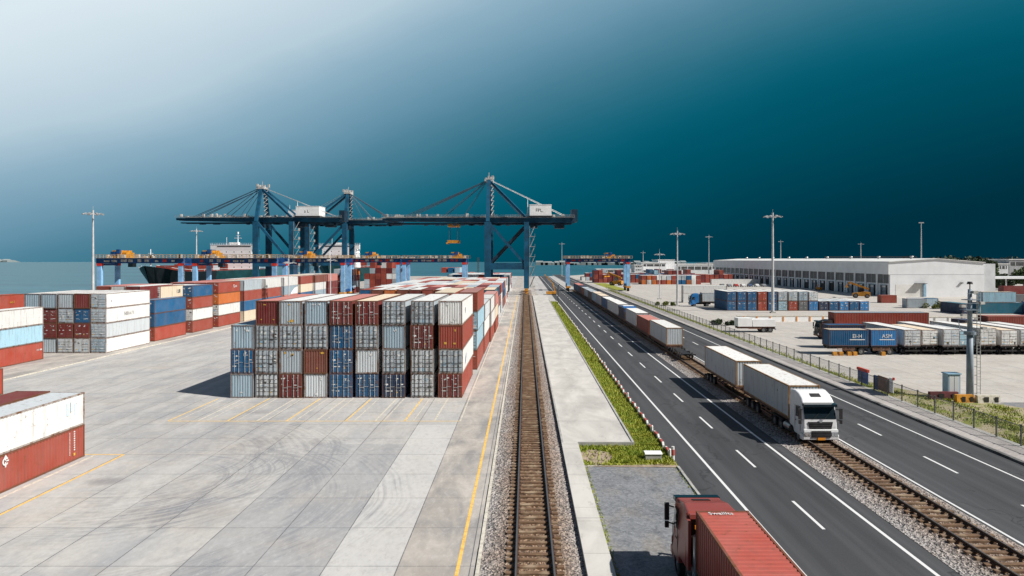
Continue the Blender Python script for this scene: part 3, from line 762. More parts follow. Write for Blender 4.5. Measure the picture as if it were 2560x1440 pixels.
# ------------------------------------------------------------------ vehicles
def wheel_meshes(r=.5, w=.3):
    t = MB(); n = 20
    prof = [(-w/2, r*.6), (-w/2, r*.9), (-w*.38, r), (w*.38, r), (w/2, r*.9), (w/2, r*.6)]
    for i in range(n):
        a0, a1 = 2*math.pi*i/n, 2*math.pi*(i+1)/n
        for (xa, ra), (xb, rb) in zip(prof, prof[1:]):
            t.face([(xa, ra*math.cos(a0), ra*math.sin(a0)), (xb, rb*math.cos(a0), rb*math.sin(a0)), (xb, rb*math.cos(a1), rb*math.sin(a1)), (xa, ra*math.cos(a1), ra*math.sin(a1))])
    q = MB(); q.cyl((-w*.36,0,0), (w*.36,0,0), r*.62, n=16)
    for s in (-1, 1):
        q.cyl((s*w*.37,0,0), (s*w*.5,0,0), r*.22, r*.17, n=10)
        for k in range(8):
            a = k*math.pi/4; q.cyl((s*w*.37, r*.4*math.cos(a), r*.4*math.sin(a)), (s*w*.42, r*.4*math.cos(a), r*.4*math.sin(a)), .03, n=6)
    return t.mesh('tyre', M['rubber'], True), q.mesh('rim', M['rim'])
WM = wheel_meshes()
def wheel(parent, x, y, z=.5, s=1.):
    o = put('wheel', WM[0], parent, (x, y, z)); o.scale = (1, s, s); put('rim', WM[1], o); return o
def cab(t, W, body, Lc=2.35, top=3.9, dark=False):
    """Cab-over tractor; front at y=0 facing -y."""
    w = W/2
    m_ = MB()
    prof = [(.0,.95),(-.06,1.5),(-.02,2.08),(.30,3.02),(.34,3.22),(.62,min(3.52,top-.24)),(1.15,top-.12),(1.7,top),(Lc-.05,top-.02),(Lc,3.2),(Lc,1.15),(1.75,1.1),(1.6,1.0),(1.45,.72),(.45,.72),(.3,.95)]
    ins = [.10,.10,.10,.13,.16,.2,.2,.16,.1,.0,.0,.0,0,0,0,.02]
    m_.prism(prof, 0, 0, 0, [-w+i for i in ins], [w-i for i in ins])
    o_ = m_.build('cab_body', M['tint'], t, color=body)
    bv = o_.modifiers.new('edge_rounding', 'BEVEL'); bv.width = .09; bv.segments = 3; bv.limit_method = 'ANGLE'; bv.angle_limit = R(35)
    g = MB(); g.face([(-w+.19,-.045,2.1),(w-.19,-.045,2.1),(w-.2,.235,2.95),(-w+.2,.235,2.95)]); g.box(-w+.18,w-.18,-.04,.0,2.05,2.1); g.build('windshield', M['glass'], t)
    m_ = MB()
    for s in (-1, 1):
        g = MB(); x = s*(w+.004)
        g.face([(x-s*.06,.3,2.12),(x,1.15,2.02),(x,1.15,2.86),(x-s*.08,.52,2.9)][::s]); g.build('side_window', M['glass'], t)
        d = MB(); x = s*(w+.003); d.box(min(x,x-s*.02), max(x,x-s*.02), .32, .34, 1.05, 2.1); d.box(min(x,x-s*.02), max(x,x-s*.02), 1.28, 1.30, 1.05, 2.9)
        d.box(min(x,x+s*.03), max(x,x+s*.03), 1.05, 1.24, 1.72, 1.78); d.build('door_seam', M['black'], t)
        r_ = MB(); X = s*(w+.17); r_.box(X-.1, X+.1, -.12, .02, 2.05, 2.82); r_.box(X-.09, X+.09, -.11, .01, 1.7, 1.98); r_.bar((s*(w-.1),.2,2.72),(X,-.05,2.72),.05); r_.bar((s*(w-.1),.2,1.95),(X,-.05,1.95),.05)
        r_.build('mirror', M['black'], t)
        h = MB(); h.box(s*(w-.33)-.24, s*(w-.33)+.24, -.2, -.15, .78, 1.12); h.cyl((s*(w-.27),-.225,.95),(s*(w-.27),-.2,.95),.12,n=12); h.cyl((s*(w-.5),-.222,.95),(s*(w-.5),-.2,.95),.09,n=12); h.build('headlight', M['chrome'], t)
        f = MB(); f.box(s*(w-.3)-.26, s*(w-.3)+.26, .0, .5, .5, .9); f.build('step_panel', M['tint'], t, color=body)
    v = MB(); v.prism([(-.16,2.98),(-.13,3.16),(.3,3.2),(.28,3.0)], -w+.14, w-.14); v.build('sun_visor', M['glass'], t)
    g = MB()
    g.hexa([(-.82,-.1,1.34),(.82,-.1,1.34),(.82,-.02,1.34),(-.82,-.02,1.34),(-.92,-.1,1.84),(.92,-.1,1.84),(.92,-.02,1.84),(-.92,-.02,1.84)])
    for i in range(3): g.box(-.8,.8,-.125,-.101,1.43+.13*i,1.46+.13*i, 1)
    g.box(-.72,.72,-.225,-.19,.72,1.2)
    for i in range(3): g.box(-.7,.7,-.245,-.226,.82+.13*i,.85+.13*i, 1)
    g.build('grille', [M['black'], M['grille_slat']], t)
    b = MB(); b.prism([(-.17,.52),(-.19,.8),(-.14,.93),(.3,.93),(.3,.5)], -w+.02, w-.02); b.box(-w+.06,w-.06,-.17,-.05,.94,1.3)
    o_ = b.build('bumper', M['tint'], t, color=body)
    bv = o_.modifiers.new('edge_rounding', 'BEVEL'); bv.width = .05; bv.segments = 2; bv.limit_method = 'ANGLE'; bv.angle_limit = R(35)
    p = MB(); p.box(-.27,.27,-.255,-.192,.53,.7); p.build('number_plate', M['plate'], t)
    e = MB(); e.cyl((0,-.115,1.92),(0,-.09,1.92),.13,n=14); e.build('badge', M['chrome'], t)
    za = min(3.52, top-.24); hz = lambda q: za+(top-.12-za)*(q-.62)/.53
    hs = MB(); hs.prism([(.68,hz(.68)+.005),(1.05,hz(1.05)+.005),(1.05,hz(1.05)+.03),(.68,hz(.68)+.03)], -.38, .38); hs.build('roof_hatch', M['black'], t)
    wp = MB()
    for x in (-.5, .3): wp.bar((x,-.08,2.1),(x+.4,.03,2.45),.03)
    wp.build('wiper', M['black'], t)
def chassis_trailer(t, y0, y1, w=1.2, ztop=1.42, axles=3, col='rustdark', legs=True, rear_first=False):
    m_ = MB()
    for s in (-1, 1): m_.box(s*.5-.09, s*.5+.09, y0, y1, ztop-.42, ztop-.02)
    for k in range(7): y = y0+.15+(y1-y0-.3)*k/6; m_.box(-w, w, y-.08, y+.08, ztop-.2, ztop-.01)
    for s in (-1, 1): m_.box(s*(w-.03)-.04, s*(w-.03)+.04, y0+.1, y1-.1, ztop-.16, ztop-.012)
    m_.build('chassis_frame', M[col], t)
    ye = y1-1. if not rear_first else y0+1.
    for k in range(axles):
        y = ye-1.3*k if not rear_first else ye+1.3*k
        for s in (-1, 1): wheel(t, s*(w-.17), y)
        a = MB(); a.cyl((-w+.2,y,.5),(w-.2,y,.5),.09,n=8); a.build('axle', M['black'], t)
    if legs:
        for s in (-1, 1):
            l = MB(); y = y0+2.4 if not rear_first else y1-2.4
            l.box(s*.8-.07, s*.8+.07, y-.07, y+.07, .12, ztop-.4); l.box(s*.8-.14, s*.8+.14, y-.14, y+.14, .04, .12); l.build('landing_leg', M['black'], t)
    for s in (-1, 1):
        g = MB(); yy = (y0+y1)/2; g.bar((s*(w-.02),yy-1.6,.75),(s*(w-.02),yy+.8,.75),.03,.1); g.bar((s*(w-.02),yy-1.6,1.0),(s*(w-.02),yy+.8,1.0),.03,.06)
        for q in (-1.6,-.4,.8): g.bar((s*(w-.02),yy+q,.72),(s*(w-.02),yy+q,ztop-.2),.05)
        g.build('side_guard', M['sign_brown'], t)
    b = MB(); y = y1 if not rear_first else y0
    b.box(-w, w, y-.06, y+.06, .55, .75); b.build('rear_bumper', M['black'], t)
def rusty_edge(o):
    for ch in o.children:
        if ch.name.startswith('frame'): ch.color = (.34,.20,.085,1)
# white truck coming towards the camera along the rail line
t = thing('semi_truck', 'white cab semi truck driving on the rail line between the roads', 'truck', (22.05, 49.35, 0))
cab(t, 2.72, (.78,.79,.79))
m_ = MB()
for s in (-1, 1): m_.box(s*.45-.1, s*.45+.1, .4, 6.6, .62, .92)
m_.box(-.6,.6,2.5,3.0,.92,1.5); m_.build('tractor_frame', M['black'], t)
for s in (-1, 1):
    wheel(t, s*1.12, 1.0); wheel(t, s*1.06, 4.6); wheel(t, s*1.06, 5.9)
    g = MB(); g.cyl((s*1.0,2.55,.72),(s*1.0,3.75,.72),.32,n=14); g.build('fuel_tank', M['rim'], t)
    f = MB(); f.box(s*1.05-.2, s*1.05+.2, 3.95, 6.5, 1.04, 1.08); f.build('mudguard', M['black'], t)
st = thing('semi_trailer', 'rusty semi trailer chassis coupled behind the white cab', 'trailer', (22.05, 49.35, 0)); chassis_trailer(st, 2.75, 13.7)
rusty_edge(cont(22.05, 49.35+2.75+5.45, 1.43, 'pale grey', 'long pale container with rusty edges right behind the white cab', 10.8, 2.5, 2.6, 'hi', False, 'white'))
t2 = thing('semi_trailer', 'second trailer chassis following the white truck along the rails', 'trailer', (22.0, 64.9, 0)); chassis_trailer(t2, 0, 11.6); 
m_ = MB(); m_.bar((0,-.7,.9),(0,.2,1.1),.2); m_.build('tow_bar', M['sign_red'], t2)
rusty_edge(cont(22.0, 64.9+5.75, 1.43, 'pale grey', 'pale container with rust spotted end, second load behind the white truck', 11.2, 2.5, 2.55, 'hi', False, 'white'))
# red truck driving away, bottom of the view
t = thing('semi_truck', 'red cab truck parked on the chippings lot, seen from behind', 'truck', (7.82, 30.25, 0), 180)
cab(t, 2.3, (.27,.038,.026), 2.75, 3.46)
m_ = MB()                                                      # rear cab wall, air deflector rim
m_.box(-1.0,1.0,2.76,2.78,1.3,3.15); m_.build('cab_back', M['black'], t)
m_ = MB(); m_.box(-1.13,-1.01,2.76,3.15,1.2,3.25); m_.box(1.01,1.13,2.76,3.15,1.2,3.25); m_.box(-1.0,1.0,2.76,2.98,3.26,3.44); m_.build('side_fairing', M['tint'], t, color=(.27,.038,.026))
m_ = MB()
for k in range(5): m_.cyl((-.7+.3*k,2.8,1.5),(-.62+.3*k,3.2,2.1),.03,n=6)
m_.box(-.8,.3,2.79,2.95,2.25,2.5); m_.box(.5,.78,2.79,2.9,2.8,2.95); m_.build('air_lines', M['plate'], t)
m_ = MB(); m_.cyl((.82,3.05,1.0),(.82,3.05,2.6),.11,n=12); m_.build('exhaust_stack', M['chrome'], t)
m_ = MB()
for s in (-1, 1): m_.box(s*.42-.1, s*.42+.1, .4, 6.6, .62, .92)
m_.build('tractor_frame', M['black'], t)
for s in (-1, 1):
    wheel(t, s*.96, 1.0); wheel(t, s*.93, 4.9); wheel(t, s*.93, 6.2)
    g = MB(); g.box(s*.9-.2, s*.9+.2, 2.9, 3.9, .5, 1.0); g.build('fuel_tank', M['rim'], t)
st = thing('semi_trailer', 'trailer chassis under the red container of the red truck', 'trailer', (8.04, 26.9, 0), 180); chassis_trailer(st, 0, 12., 1.06, 1.22)
o = cont(8.04, 26.95-6.1, 1.23, 'rust red', 'red container with faded pinkish roof on the red truck', 12.2, 2.14, 2.5, 'hi', False, 'red')
for ch in o.children:
    if ch.name.startswith('roof'): ch.color = (.41,.082,.06,1)
    if ch.name.startswith('walls'): ch.color = (.27,.04,.032,1)
m_ = MB(); m_.add_text('Swalllts', .34, Matrix.Translation((-.15, 5.8, 2.5))); m_.build('lettering', M['white_mark'], o)
# flat wagons and their loads further along the rails
def wagon(y0, y1, label):
    t = thing('flat_wagon', label, 'rail wagon', (22.0, y0, 0), 0, 'flat wagons of the train'); L = y1-y0
    m_ = MB(); m_.box(-1.15,1.15,.0,L,1.12,1.3)
    for s in (-1, 1): m_.box(s*.95-.12, s*.95+.12, .2, L-.2, .85, 1.12)
    m_.build('deck', M['rustdark'], t)
    for yb in (1.6, L-1.6):
        b = MB(); b.box(-.95,.95,yb-1.2,yb+1.2,.68,.84)
        for s in (-1, 1):
            for q in (-.8,.8): b.cyl((s*.9,yb+q,.86),(s*.77,yb+q,.86),.42,n=14)
        b.build('bogie', M['black'], t)
    c = MB(); c.box(-.25,.25,-.5,-.01,.85,1.1); c.cyl((-.75,-.4,1.0),(-.75,0,1.0),.16,n=10); c.cyl((.75,-.4,1.0),(.75,0,1.0),.16,n=10); c.build('coupler', M['rustdark'], t)
loads = [(97.2, 110.2, 'pale grey', 'white', 'pale container with yellowish ribbed end on the nearest wagon', 2.6), (111.4, 122.8, 'rust red', 'pink', 'red container on the train between two white ones', 2.35), (123.6, 136.6, 'pale grey', 'white', 'white container on the train just past the red one', 2.6),
         (138.0, 147.0, 'navy', 'navy', 'navy container on the train under a blue sheet', 2.4), (147.8, 167., 'white', 'white', 'long white container halfway along the train', 2.6), (168.2, 180., 'blue', 'white', 'blue container with white roof on the train', 2.5),
         (181.5, 193., 'grey', 'cream', 'grey container with cream roof on the train', 2.6), (194.2, 206, 'light blue', 'cream', 'light blue container with cream roof on the train', 2.6), (207.5, 219, 'dark grey', 'grey', 'dark grey container near the far end of the train', 2.4),
         (220, 232, 'blue-grey', 'grey', 'blue-grey container near the far end of the train', 2.4), (233, 245, 'brown', 'grey', 'brown container near the far end of the train', 2.4), (246, 258, 'navy', 'navy', 'dark navy container at the train end by the gantry crane', 2.4), (259, 283, 'blue', 'pink', 'long blue container passing under the gantry crane', 2.5)]
for i, (a, b, c, rf, lab, hh) in enumerate(loads):
    q_ = cont(22.0, (a+b)/2, 1.31, c, lab, b-a, 2.45, hh, 'hi' if i == 0 else 'mid', False, rf, 0, 'containers on the train')
    if i == 0: rusty_edge(q_)
    wagon(a-.3, b+.4, f"rusty flat wagon, {ORD[i+1]} from the train front, under the {c} container")
t = thing('flat_wagon', 'empty rusty wagon end left uncovered between the trailers and the train', 'rail wagon', (22, 89.5, 0), 0)
m_ = MB(); m_.box(-.55,.55,0,7,.95,1.12); m_.box(-1.15,1.15,3.2,3.6,.95,1.11); m_.box(-1.15,1.15,6.6,7,.95,1.11); m_.box(-1.15,1.15,0,.3,.95,1.11); m_.build('deck', M['black'], t)
for yb in (1.4, 5.6):
    b = MB()
    for s in (-1, 1):
        for q in (-.7,.7): b.cyl((s*.9,yb+q,.86),(s*.77,yb+q,.86),.42,n=12)
    b.build('bogie', M['black'], t)
t = thing('tarpaulin', 'blue and white tarpaulin draped on the navy train container', 'tarpaulin', (22, 142.5, 3.72))
m_ = MB(); m_.prism([(-4.5,-.7),(-4.4,.05),(-2.,.35),(1.5,.22),(4.4,.03),(4.5,-.5),(4.45,-.55),(4.3,-.02),(-4.3,0.),(-4.42,-.7)], -1.3, 1.3); m_.build('sheet', M['cab_blue'], t)
m_ = MB(); m_.prism([(-2.4,.33),(-1.9,.4),(1.4,.27),(1.9,.21)], -1.1, 1.1); m_.build('white_panel', M['machine_white'], t)

# ------------------------------------------------------------------ quay cranes
def quay_crane(label, Xm, Xl, Yf, Yb, zg, za, xt, xe, zp, house, letter, xbrace, zboom=None):
    """Xm mast-side legs, Xl other legs, girder height zg, apex za, boom tip xt, back end xe."""
    t = thing('quay_crane', label, 'crane', (Xm, Yf, 0), 0, 'ship to shore cranes')
    X = lambda x: x-Xm
    D = Yb-Yf; sgn = 1 if Xl > Xm else -1
    for nm, x in (('mast', Xm), ('land', Xl)):
        for y in (0, D):
            m_ = MB(); lw = 1.25 if nm == 'mast' else 1.0; m_.box(X(x)-lw, X(x)+lw, y-.85, y+.85, 2.4, zg-1.2); m_.build('leg', M['crane'], t)
            b = MB(); b.box(X(x)-.7, X(x)+.7, y-3.2, y+3.2, 1.5, 2.4)
            for q in (-2.4,-.9,.9,2.4): b.cyl((X(x)-.35,y+q,.62),(X(x)+.35,y+q,.62),.6,n=12)
            b.box(X(x)-.5, X(x)+.5, y-2.9, y+2.9, .7, 1.5); b.build('bogie', M['yellow'] if (x == Xl and y == 0) else M['black'], t)
        m_ = MB(); m_.box(X(x)-.6, X(x)+.6, .76, D-.76, zg-3.6, zg-1.9); m_.build('cross_beam', M['crane_dark'], t)
        m_ = MB(); m_.box(X(x)-.6, X(x)+.6, .76, D-.76, zp-1., zp+.8); m_.build('cross_beam', M['crane_dark'], t)
    a, b = sorted((X(Xm), X(Xl)))
    for y in (0, D):
        m_ = MB(); m_.box(a+.96, b-.96, y-.6, y+.6, zp-1.3, zp+1.2); m_.build('portal_beam', M['crane'], t)
        m_ = MB(); m_.bar((X(Xm)+sgn*.9,y,zg-2.0),(X(Xl)-sgn*1.1,y,zp+1.4),1.05); m_.build('diagonal_brace', M['crane'], t)
    if xbrace:
        for y in (.3, D-.3):
            m_ = MB(); m_.bar((X(Xl)-sgn*.9,y+1.2,zg-3.),(X(Xm)+sgn*1.1,y+1.2,zp+1.4),.95); m_.build('diagonal_brace', M['crane_dark'], t)
    yc = (D*.5-2.6, D*.5+2.6)
    lo, hi = sorted((X(xt), X(xe)))
    hinge = X(Xm)-sgn*1.2
    for y in yc:
        m_ = MB(); s = sgn
        tip = X(xt)
        m_.hexa([(tip,y-.5,zg-.3),(hinge,y-.6,zg-1.1),(hinge,y+.6,zg-1.1),(tip,y+.5,zg-.3),(tip,y-.5,zg+.65),(hinge,y-.6,zg+1.2),(hinge,y+.6,zg+1.2),(tip,y+.5,zg+.65)]); m_.build('boom_girder', M['crane'], t)
        m_ = MB(); p, q = sorted((hinge+sgn*.05, X(xe))); m_.box(p, q, y-.65, y+.65, zg-1.15, zg+1.2); m_.build('back_girder', M['crane'], t)
        m_ = MB(); m_.box(lo+2, hi-1, y-.35, y+.35, zg-1.75, zg-1.3); m_.build('trolley_rail', M['crane_dark'], t)
    m_ = MB()
    for k in range(13):
        x = lo+1+(hi-lo-2)*k/12; m_.box(x-.3, x+.3, yc[0]+.66, yc[1]-.66, zg-.4, zg+.3)
    m_.build('cross_ties', M['crane_dark'], t)
    # mast
    for y in (0, D):
        m_ = MB(); m_.bar((X(Xm),y,zg-1.2),(X(Xm)+.2,D/2+(y-D/2)*.28,za-1.5),1.4,1.3); m_.build('mast_leg', M['crane'], t)
        m_ = MB(); m_.bar((X(Xm)+sgn*.7,D/2+(y-D/2)*.3,za-2.),(X(Xl)-sgn*.6,y*.86+D*.07,zg+1.),1.0,.9); m_.build('back_strut', M['crane'], t)
    m_ = MB(); m_.box(X(Xm)-1.6,X(Xm)+1.8,D/2-3,D/2+3,za-1.9,za-.9)
    for k in range(7):
        x = X(Xm)+rnd.uniform(-2.2, 2.2); y = D/2+rnd.uniform(-3, 3); m_.box(x-.4,x+.4,y-.4,y+.4,za-.9,za+rnd.uniform(-.3,.8))
    m_.cyl((X(Xm),D/2,za-.9),(X(Xm),D/2,za+2.),.12,n=6); m_.build('mast_head', M['clutter'], t)
    m_ = MB()
    for z in range(int(zg)+2, int(za)-2, 2): m_.box(X(Xm)+.9, X(Xm)+2.0, D*.5-1.4, D*.5+1.4, z-.06, z+.06); m_.bar((X(Xm)+1.,D*.5-1.3,z),(X(Xm)+1.9,D*.5+1.2,z+2),.3,.08)
    m_.build('mast_stair', M['clutter'], t)
    bl = X(xt)-hinge
    for y in yc:
        for f, r_ in ((.80,.15),(.76,.15),(.42,.15),(.22,.1)):
            m_ = MB(); m_.cyl((X(Xm)-sgn*.6,D/2+(y-D/2)*.6,za-1.4),(hinge+bl*f,y,zg+1.2),r_,n=6); m_.build('forestay', M['cable'], t)
        m_ = MB(); m_.cyl((X(Xm)+sgn*.6,D/2+(y-D/2)*.6,za-1.2),(X(xe)-sgn*4,y,zg+1.8),.1,n=6); m_.build('backstay', M['rod'], t)
    # deck fittings: handrails, lamps, hinge gear
    m_ = MB()
    for y in (yc[0]-1.5, yc[1]+1.5):
        for z in (zg+1.5, zg+1.95): m_.bar((lo,y,z),(hi,y,z),.07)
        for k in range(40): x = lo+(hi-lo)*k/39; m_.bar((x,y,zg+.9),(x,y,zg+1.95),.07)
        m_.box(lo, hi, y-.4, y+.4, zg+.8, zg+.88)
    m_.build('walkway', M['rod'], t)
    m_ = MB()
    for k in range(26):
        x = rnd.uniform(lo+1, hi-1); y = rnd.choice(yc)+rnd.uniform(-1, 1); w = rnd.uniform(.3, 1.1); h = rnd.uniform(.4, 1.5)
        m_.box(x-w/2,x+w/2,y-.5,y+.5,zg+1.25,zg+1.25+h)
    for y in yc: m_.box(lo+.5,hi-.5,y-1.5,y+1.5,zg+1.205,zg+1.249)
    m_.box(lo+.5,lo+1,yc[0]+1.5,yc[1]-1.5,zg+1.205,zg+1.249)
    m_.build('deck_equipment', M['clutter'], t)
    m_ = MB()
    for k in range(16):
        x = rnd.uniform(lo+4, hi-2); m_.box(x-.8,x+.8,yc[0]-.9,yc[0]-.5,zg-2.4,zg-1.9)
    m_.box(lo+3,hi-1.5,yc[0]-.8,yc[0]-.6,zg-1.899,zg-1.77)
    m_.box(X(Xl)+3*sgn-1.5, X(Xl)+3*sgn+1.5, yc[0], yc[1], zg-3.2, zg-1.8); m_.box(X(xe)-sgn*6-2, X(xe)-sgn*6+2, yc[0], yc[1], zg-3.4, zg-1.8)
    m_.build('cable_trays', M['crane_dark'], t)
    hx0, hx1 = X(house[0]), X(house[1])
    h = MB(); h.box(hx0,hx1,D*.5-4.6,D*.5+4.6,zg+1.6,zg+5.9); h.box(hx0-.1,hx1+.1,D*.5-4.7,D*.5+4.7,zg+5.9,zg+6.1); hh = h.build('machinery_house', M['machine_white'], t)
    m_ = MB(); m_.box(hx0-.4,hx1+.4,D*.5-5.2,D*.5+5.2,zg+1.22,zg+1.58); m_.build('house_platform', M['black'], t)
    l = MB(); l.add_text(letter, 1.9, Matrix.Translation(((hx0+hx1)/2-.4, D*.5-4.62, zg+3.7)) @ Matrix(((1,0,0,0),(0,0,-1,0),(0,1,0,0),(0,0,0,1)))); l.build('lettering', M['black'], hh)
    m_ = MB(); m_.cyl((hx0-.8,D*.5,zg+1.5),(hx0-.8,D*.5,zg+9),.35,.05,n=8); m_.build('antenna', M['machine_white'], t)
    e = MB(); e.box(X(xe)-1.2, X(xe)+1.2, yc[0]-1, yc[1]+1, zg-.8, zg+4.2); e.build('end_frame', M['crane_dark'], t)
    s_ = MB()
    for z in range(3, int(zg)-4, 4):
        s_.box(X(Xl)+1.1, X(Xl)+3.4, -1, 1.4, z-.08, z+.08); s_.box(X(Xl)+3.3, X(Xl)+3.4, -1, 1.4, z+.1, z+1.1); s_.bar((X(Xl)+1.4,-.6,z),(X(Xl)+3.1,.9,z+4),.5,.12); s_.bar((X(Xl)+1.3,-.9,z),(X(Xl)+1.3,-.9,z+4),.12)
    s_.build('leg_stair', M['rod'], t)
    return t, X, yc
quayA = quay_crane('tall blue quay crane straddling the rail track with white machinery house', -14.9, .5, 262, 280, 30., 47.6, -58, 20, 11.2, (1.8, 10.6), 'FPL.', True)
t, X, yc = quayA
m_ = MB(); m_.box(X(-31.5), X(-27), yc[0]-.5, yc[1]+.5, 27.2, 28.4); m_.build('trolley', M['yellow'], t)
m_ = MB()
for x in (-31, -27.5):
    for y in yc: m_.cyl((X(x), y, 27.2), (X(x), y, 21.6), .09, n=6)
m_.build('hoist_rope', M['cable'], t)
m_ = MB(); m_.box(X(-31.6), X(-26.9), yc[0]-.6, yc[1]+.6, 20.6, 21.7); m_.box(X(-32), X(-31.6), yc[0]-1, yc[1]+1, 20.2, 20.8); m_.build('spreader', M['yellow'], t)
quay_crane('blue quay crane over the ships at left with white house', -122.4, -106.2, 300, 315, 32.3, 48.4, -161, -84.5, 12., (-105.3, -94.6), 'a L', False)
quay_crane('blue quay crane in the middle standing farther back than the others', -93, -112, 340, 354, 33.5, 50, -64, -123, 12., (-123, -116), 'a', False)
# ------------------------------------------------------------------ rubber tyred gantries
def gantry(label, x0, x1, Y, tx, dep=9., zt=14.9):
    t = thing('gantry_crane', label, 'gantry crane', (x0, Y, 0), 0, 'yard gantry cranes'); W = x1-x0
    for x in (0, W):
        for y in (0, dep):
            m_ = MB(); m_.box(x-.65, x+.65, y-.5, y+.5, 1.9, zt-3.0); m_.build('leg', M['rtg_leg'], t)
            m_ = MB(); m_.box(x-.75, x+.75, y-.6, y+.6, zt-2.99, zt-2.2); m_.build('leg_head', M['red'], t)
            m_ = MB()
            for q in (-.75,.75): m_.cyl((x-.35,y+q,.7),(x+.35,y+q,.7),.7,n=12)
            m_.build('wheel', M['rubber'], t)
            m_ = MB(); m_.box(x-.9, x+.9, y-1.7, y+1.7, 1.42, 2.2) if y == 0 else m_.box(x-.6,x+.6,y-1.5,y+1.5,1.42,2.1); m_.build('bogie_frame', M['yellow'], t)
        m_ = MB(); m_.box(x-.5, x+.5, .46, dep-.46, 2.25, 3.1); m_.build('sill_beam', M['rtg_blue'], t)
        m_ = MB(); m_.box(x-.5, x+.5, .62, dep-.62, zt-2.9, zt-2.25); m_.build('end_tie', M['rtg_blue'], t)
    for y in (0, dep):
        m_ = MB(); m_.box(-.9, W+.9, y-.5, y+.5, zt-2.19, zt-.5); m_.build('main_girder', M['rtg_blue'], t)
    for k in range(9):
        m_ = MB(); x = 1.4+(W-2.8)*(k+rnd.uniform(.3,.7))/9; w = rnd.uniform(.8, 2.); m_.box(x-w/2,x+w/2,-.53,-.502,zt-1.8,zt-rnd.uniform(.8,1.3)); m_.build('girder_plate', M[rnd.choice(('clutter','clutter','red'))], t)
    m_ = MB()
    for y in (-.9, dep+.9):
        m_.box(-1.8, W+1.8, y-.35, y+.35, zt-.55, zt-.48)
        for z in (zt+.05, zt+.55): m_.bar((-1.8,y,z),(W+1.8,y,z),.09)
        for k in range(26): x = -1.8+(W+3.6)*k/25; m_.bar((x,y,zt-.5),(x,y,zt+.55),.1)
    m_.build('handrail', M['rail_tan'], t)
    m_ = MB()
    m_.box(-1, W+1, -.3, .3, zt-.49, zt-.44)
    for k in range(14):
        x = rnd.uniform(-1, W+1); m_.box(x-.4,x+.4,-.4,.4,zt-.49,zt+rnd.uniform(0,.7))
    m_.build('girder_fittings', M['clutter'], t)
    m_ = MB(); x = tx*W; m_.box(x-2.4, x+2.4, -.2, dep+.2, zt-.45, zt+.25); m_.box(x-1.9, x+.9, 1, dep-2, zt+.26, zt+1.9); m_.box(x+1.1, x+2.2, 1.4, dep-3, zt+.26, zt+1.2); m_.build('trolley', M['yellow'], t)
    m_ = MB(); m_.box(x-2.0, x-.5, .3, 1.6, zt+.26, zt+1.5); m_.box(x-.2, x+.9, .3, 1.1, zt+.9, zt+2.2); m_.build('hoist_gear', M['rtg_blue'], t)
    m_ = MB(); m_.box(x+2.5, x+4., 2, 4, zt-3.4, zt-1.); m_.build('cabin', M['glass'], t)
    m_ = MB()
    for z in range(3, int(zt)-3): m_.bar((W+.9,-.3,z),(W+.9,.5,z),.08); 
    m_.bar((W+.9,-.3,2),(W+.9,-.3,zt-1),.08); m_.bar((W+.9,.5,2),(W+.9,.5,zt-1),.08); m_.bar((W+.5,-.3,6),(W+.95,-.3,6),.08); m_.build('ladder', M['rod'], t)
    return t
gantry('blue gantry crane at the far left against open water', -134, -108.5, 208, .2)
gantry('blue gantry crane in front of the white ship bridge', -104, -79, 208, .15)
gantry('blue gantry crane behind the lane stacks, below the middle quay crane', -85.2, -65.2, 236, .3)
gantry('blue gantry crane between the lane stacks and the rear block', -71, -50.5, 262, .45)
gantry('blue gantry crane beside the tall quay crane with yellow trolley at its end', -48, -24.3, 262, .86)
gantry('blue gantry crane straddling the train and road at right', 18.95, 45.2, 290, .70)

# ------------------------------------------------------------------ light masts
def light_mast(x, y, h, label, r=.28, nl=8, group='high lamp masts'):
    t = thing('light_mast', label, 'lamp mast', (x, y, 0), 0, group)
    m_ = MB(); m_.cyl((0,0,.3),(0,0,h-.6),r,r*.5,n=12); m_.build('pole', M['pole'], t)
    m_ = MB(); m_.box(-.6,.6,-.6,.6,0,.3); m_.build('footing', M['kerb'], t)
    R_ = h*.055+.3
    m_ = MB()
    for k in range(16):
        a, b = k*math.pi/8, (k+1)*math.pi/8; m_.bar((R_*math.cos(a),R_*math.sin(a),h-.5),(R_*math.cos(b),R_*math.sin(b),h-.5),.12)
    for k in range(4): a = k*math.pi/2+.3; m_.bar((0,0,h-.62),(R_*math.cos(a),R_*math.sin(a),h-.5),.12)
    m_.cyl((0,0,h-.59),(0,0,h+.5),r*.6,n=8); m_.cyl((0,0,h+.5),(0,0,h+1.5),.03,n=5); m_.build('lamp_ring', M['pole'], t)
    for k in range(nl):
        a = k*2*math.pi/nl+.2; m_ = MB(); c = Vector((math.cos(a)*(R_+.3), math.sin(a)*(R_+.3), h-.5)); d = Vector((math.cos(a), math.sin(a), 0))
        m_.bar(c-d*.45+Vector((0,0,.2)), c+d*.45-Vector((0,0,.12)), .55, .22); m_.build('floodlight', M['lampdark'], t)
    return t
light_mast(64.5, 172, 25.6, 'tallest lamp mast in front of the white warehouse', .42)
light_mast(45.4, 197, 22.0, 'lamp mast with wide head rising behind the green shrub', .32)
light_mast(47.0, 231, 16.1, 'short thin lamp mast behind the shrub', .16, 4)
light_mast(133, 478, 30.6, 'lamp mast at the far end of the warehouse', .4, 8)
light_mast(-110, 168, 26.0, 'lamp mast standing at left before the sea', .36)
light_mast(-135, 271, 26.0, 'lamp mast behind the left gantry cranes', .4)
light_mast(100, 560, 20, 'double arm lamp post left of the far white building', .4, 2)
light_mast(240, 620, 31, 'slim lamp mast just behind the warehouse roof beside the tallest mast', .5, 4)
light_mast(300, 590, 28, 'lamp mast showing above the middle of the warehouse roof', .5, 6)
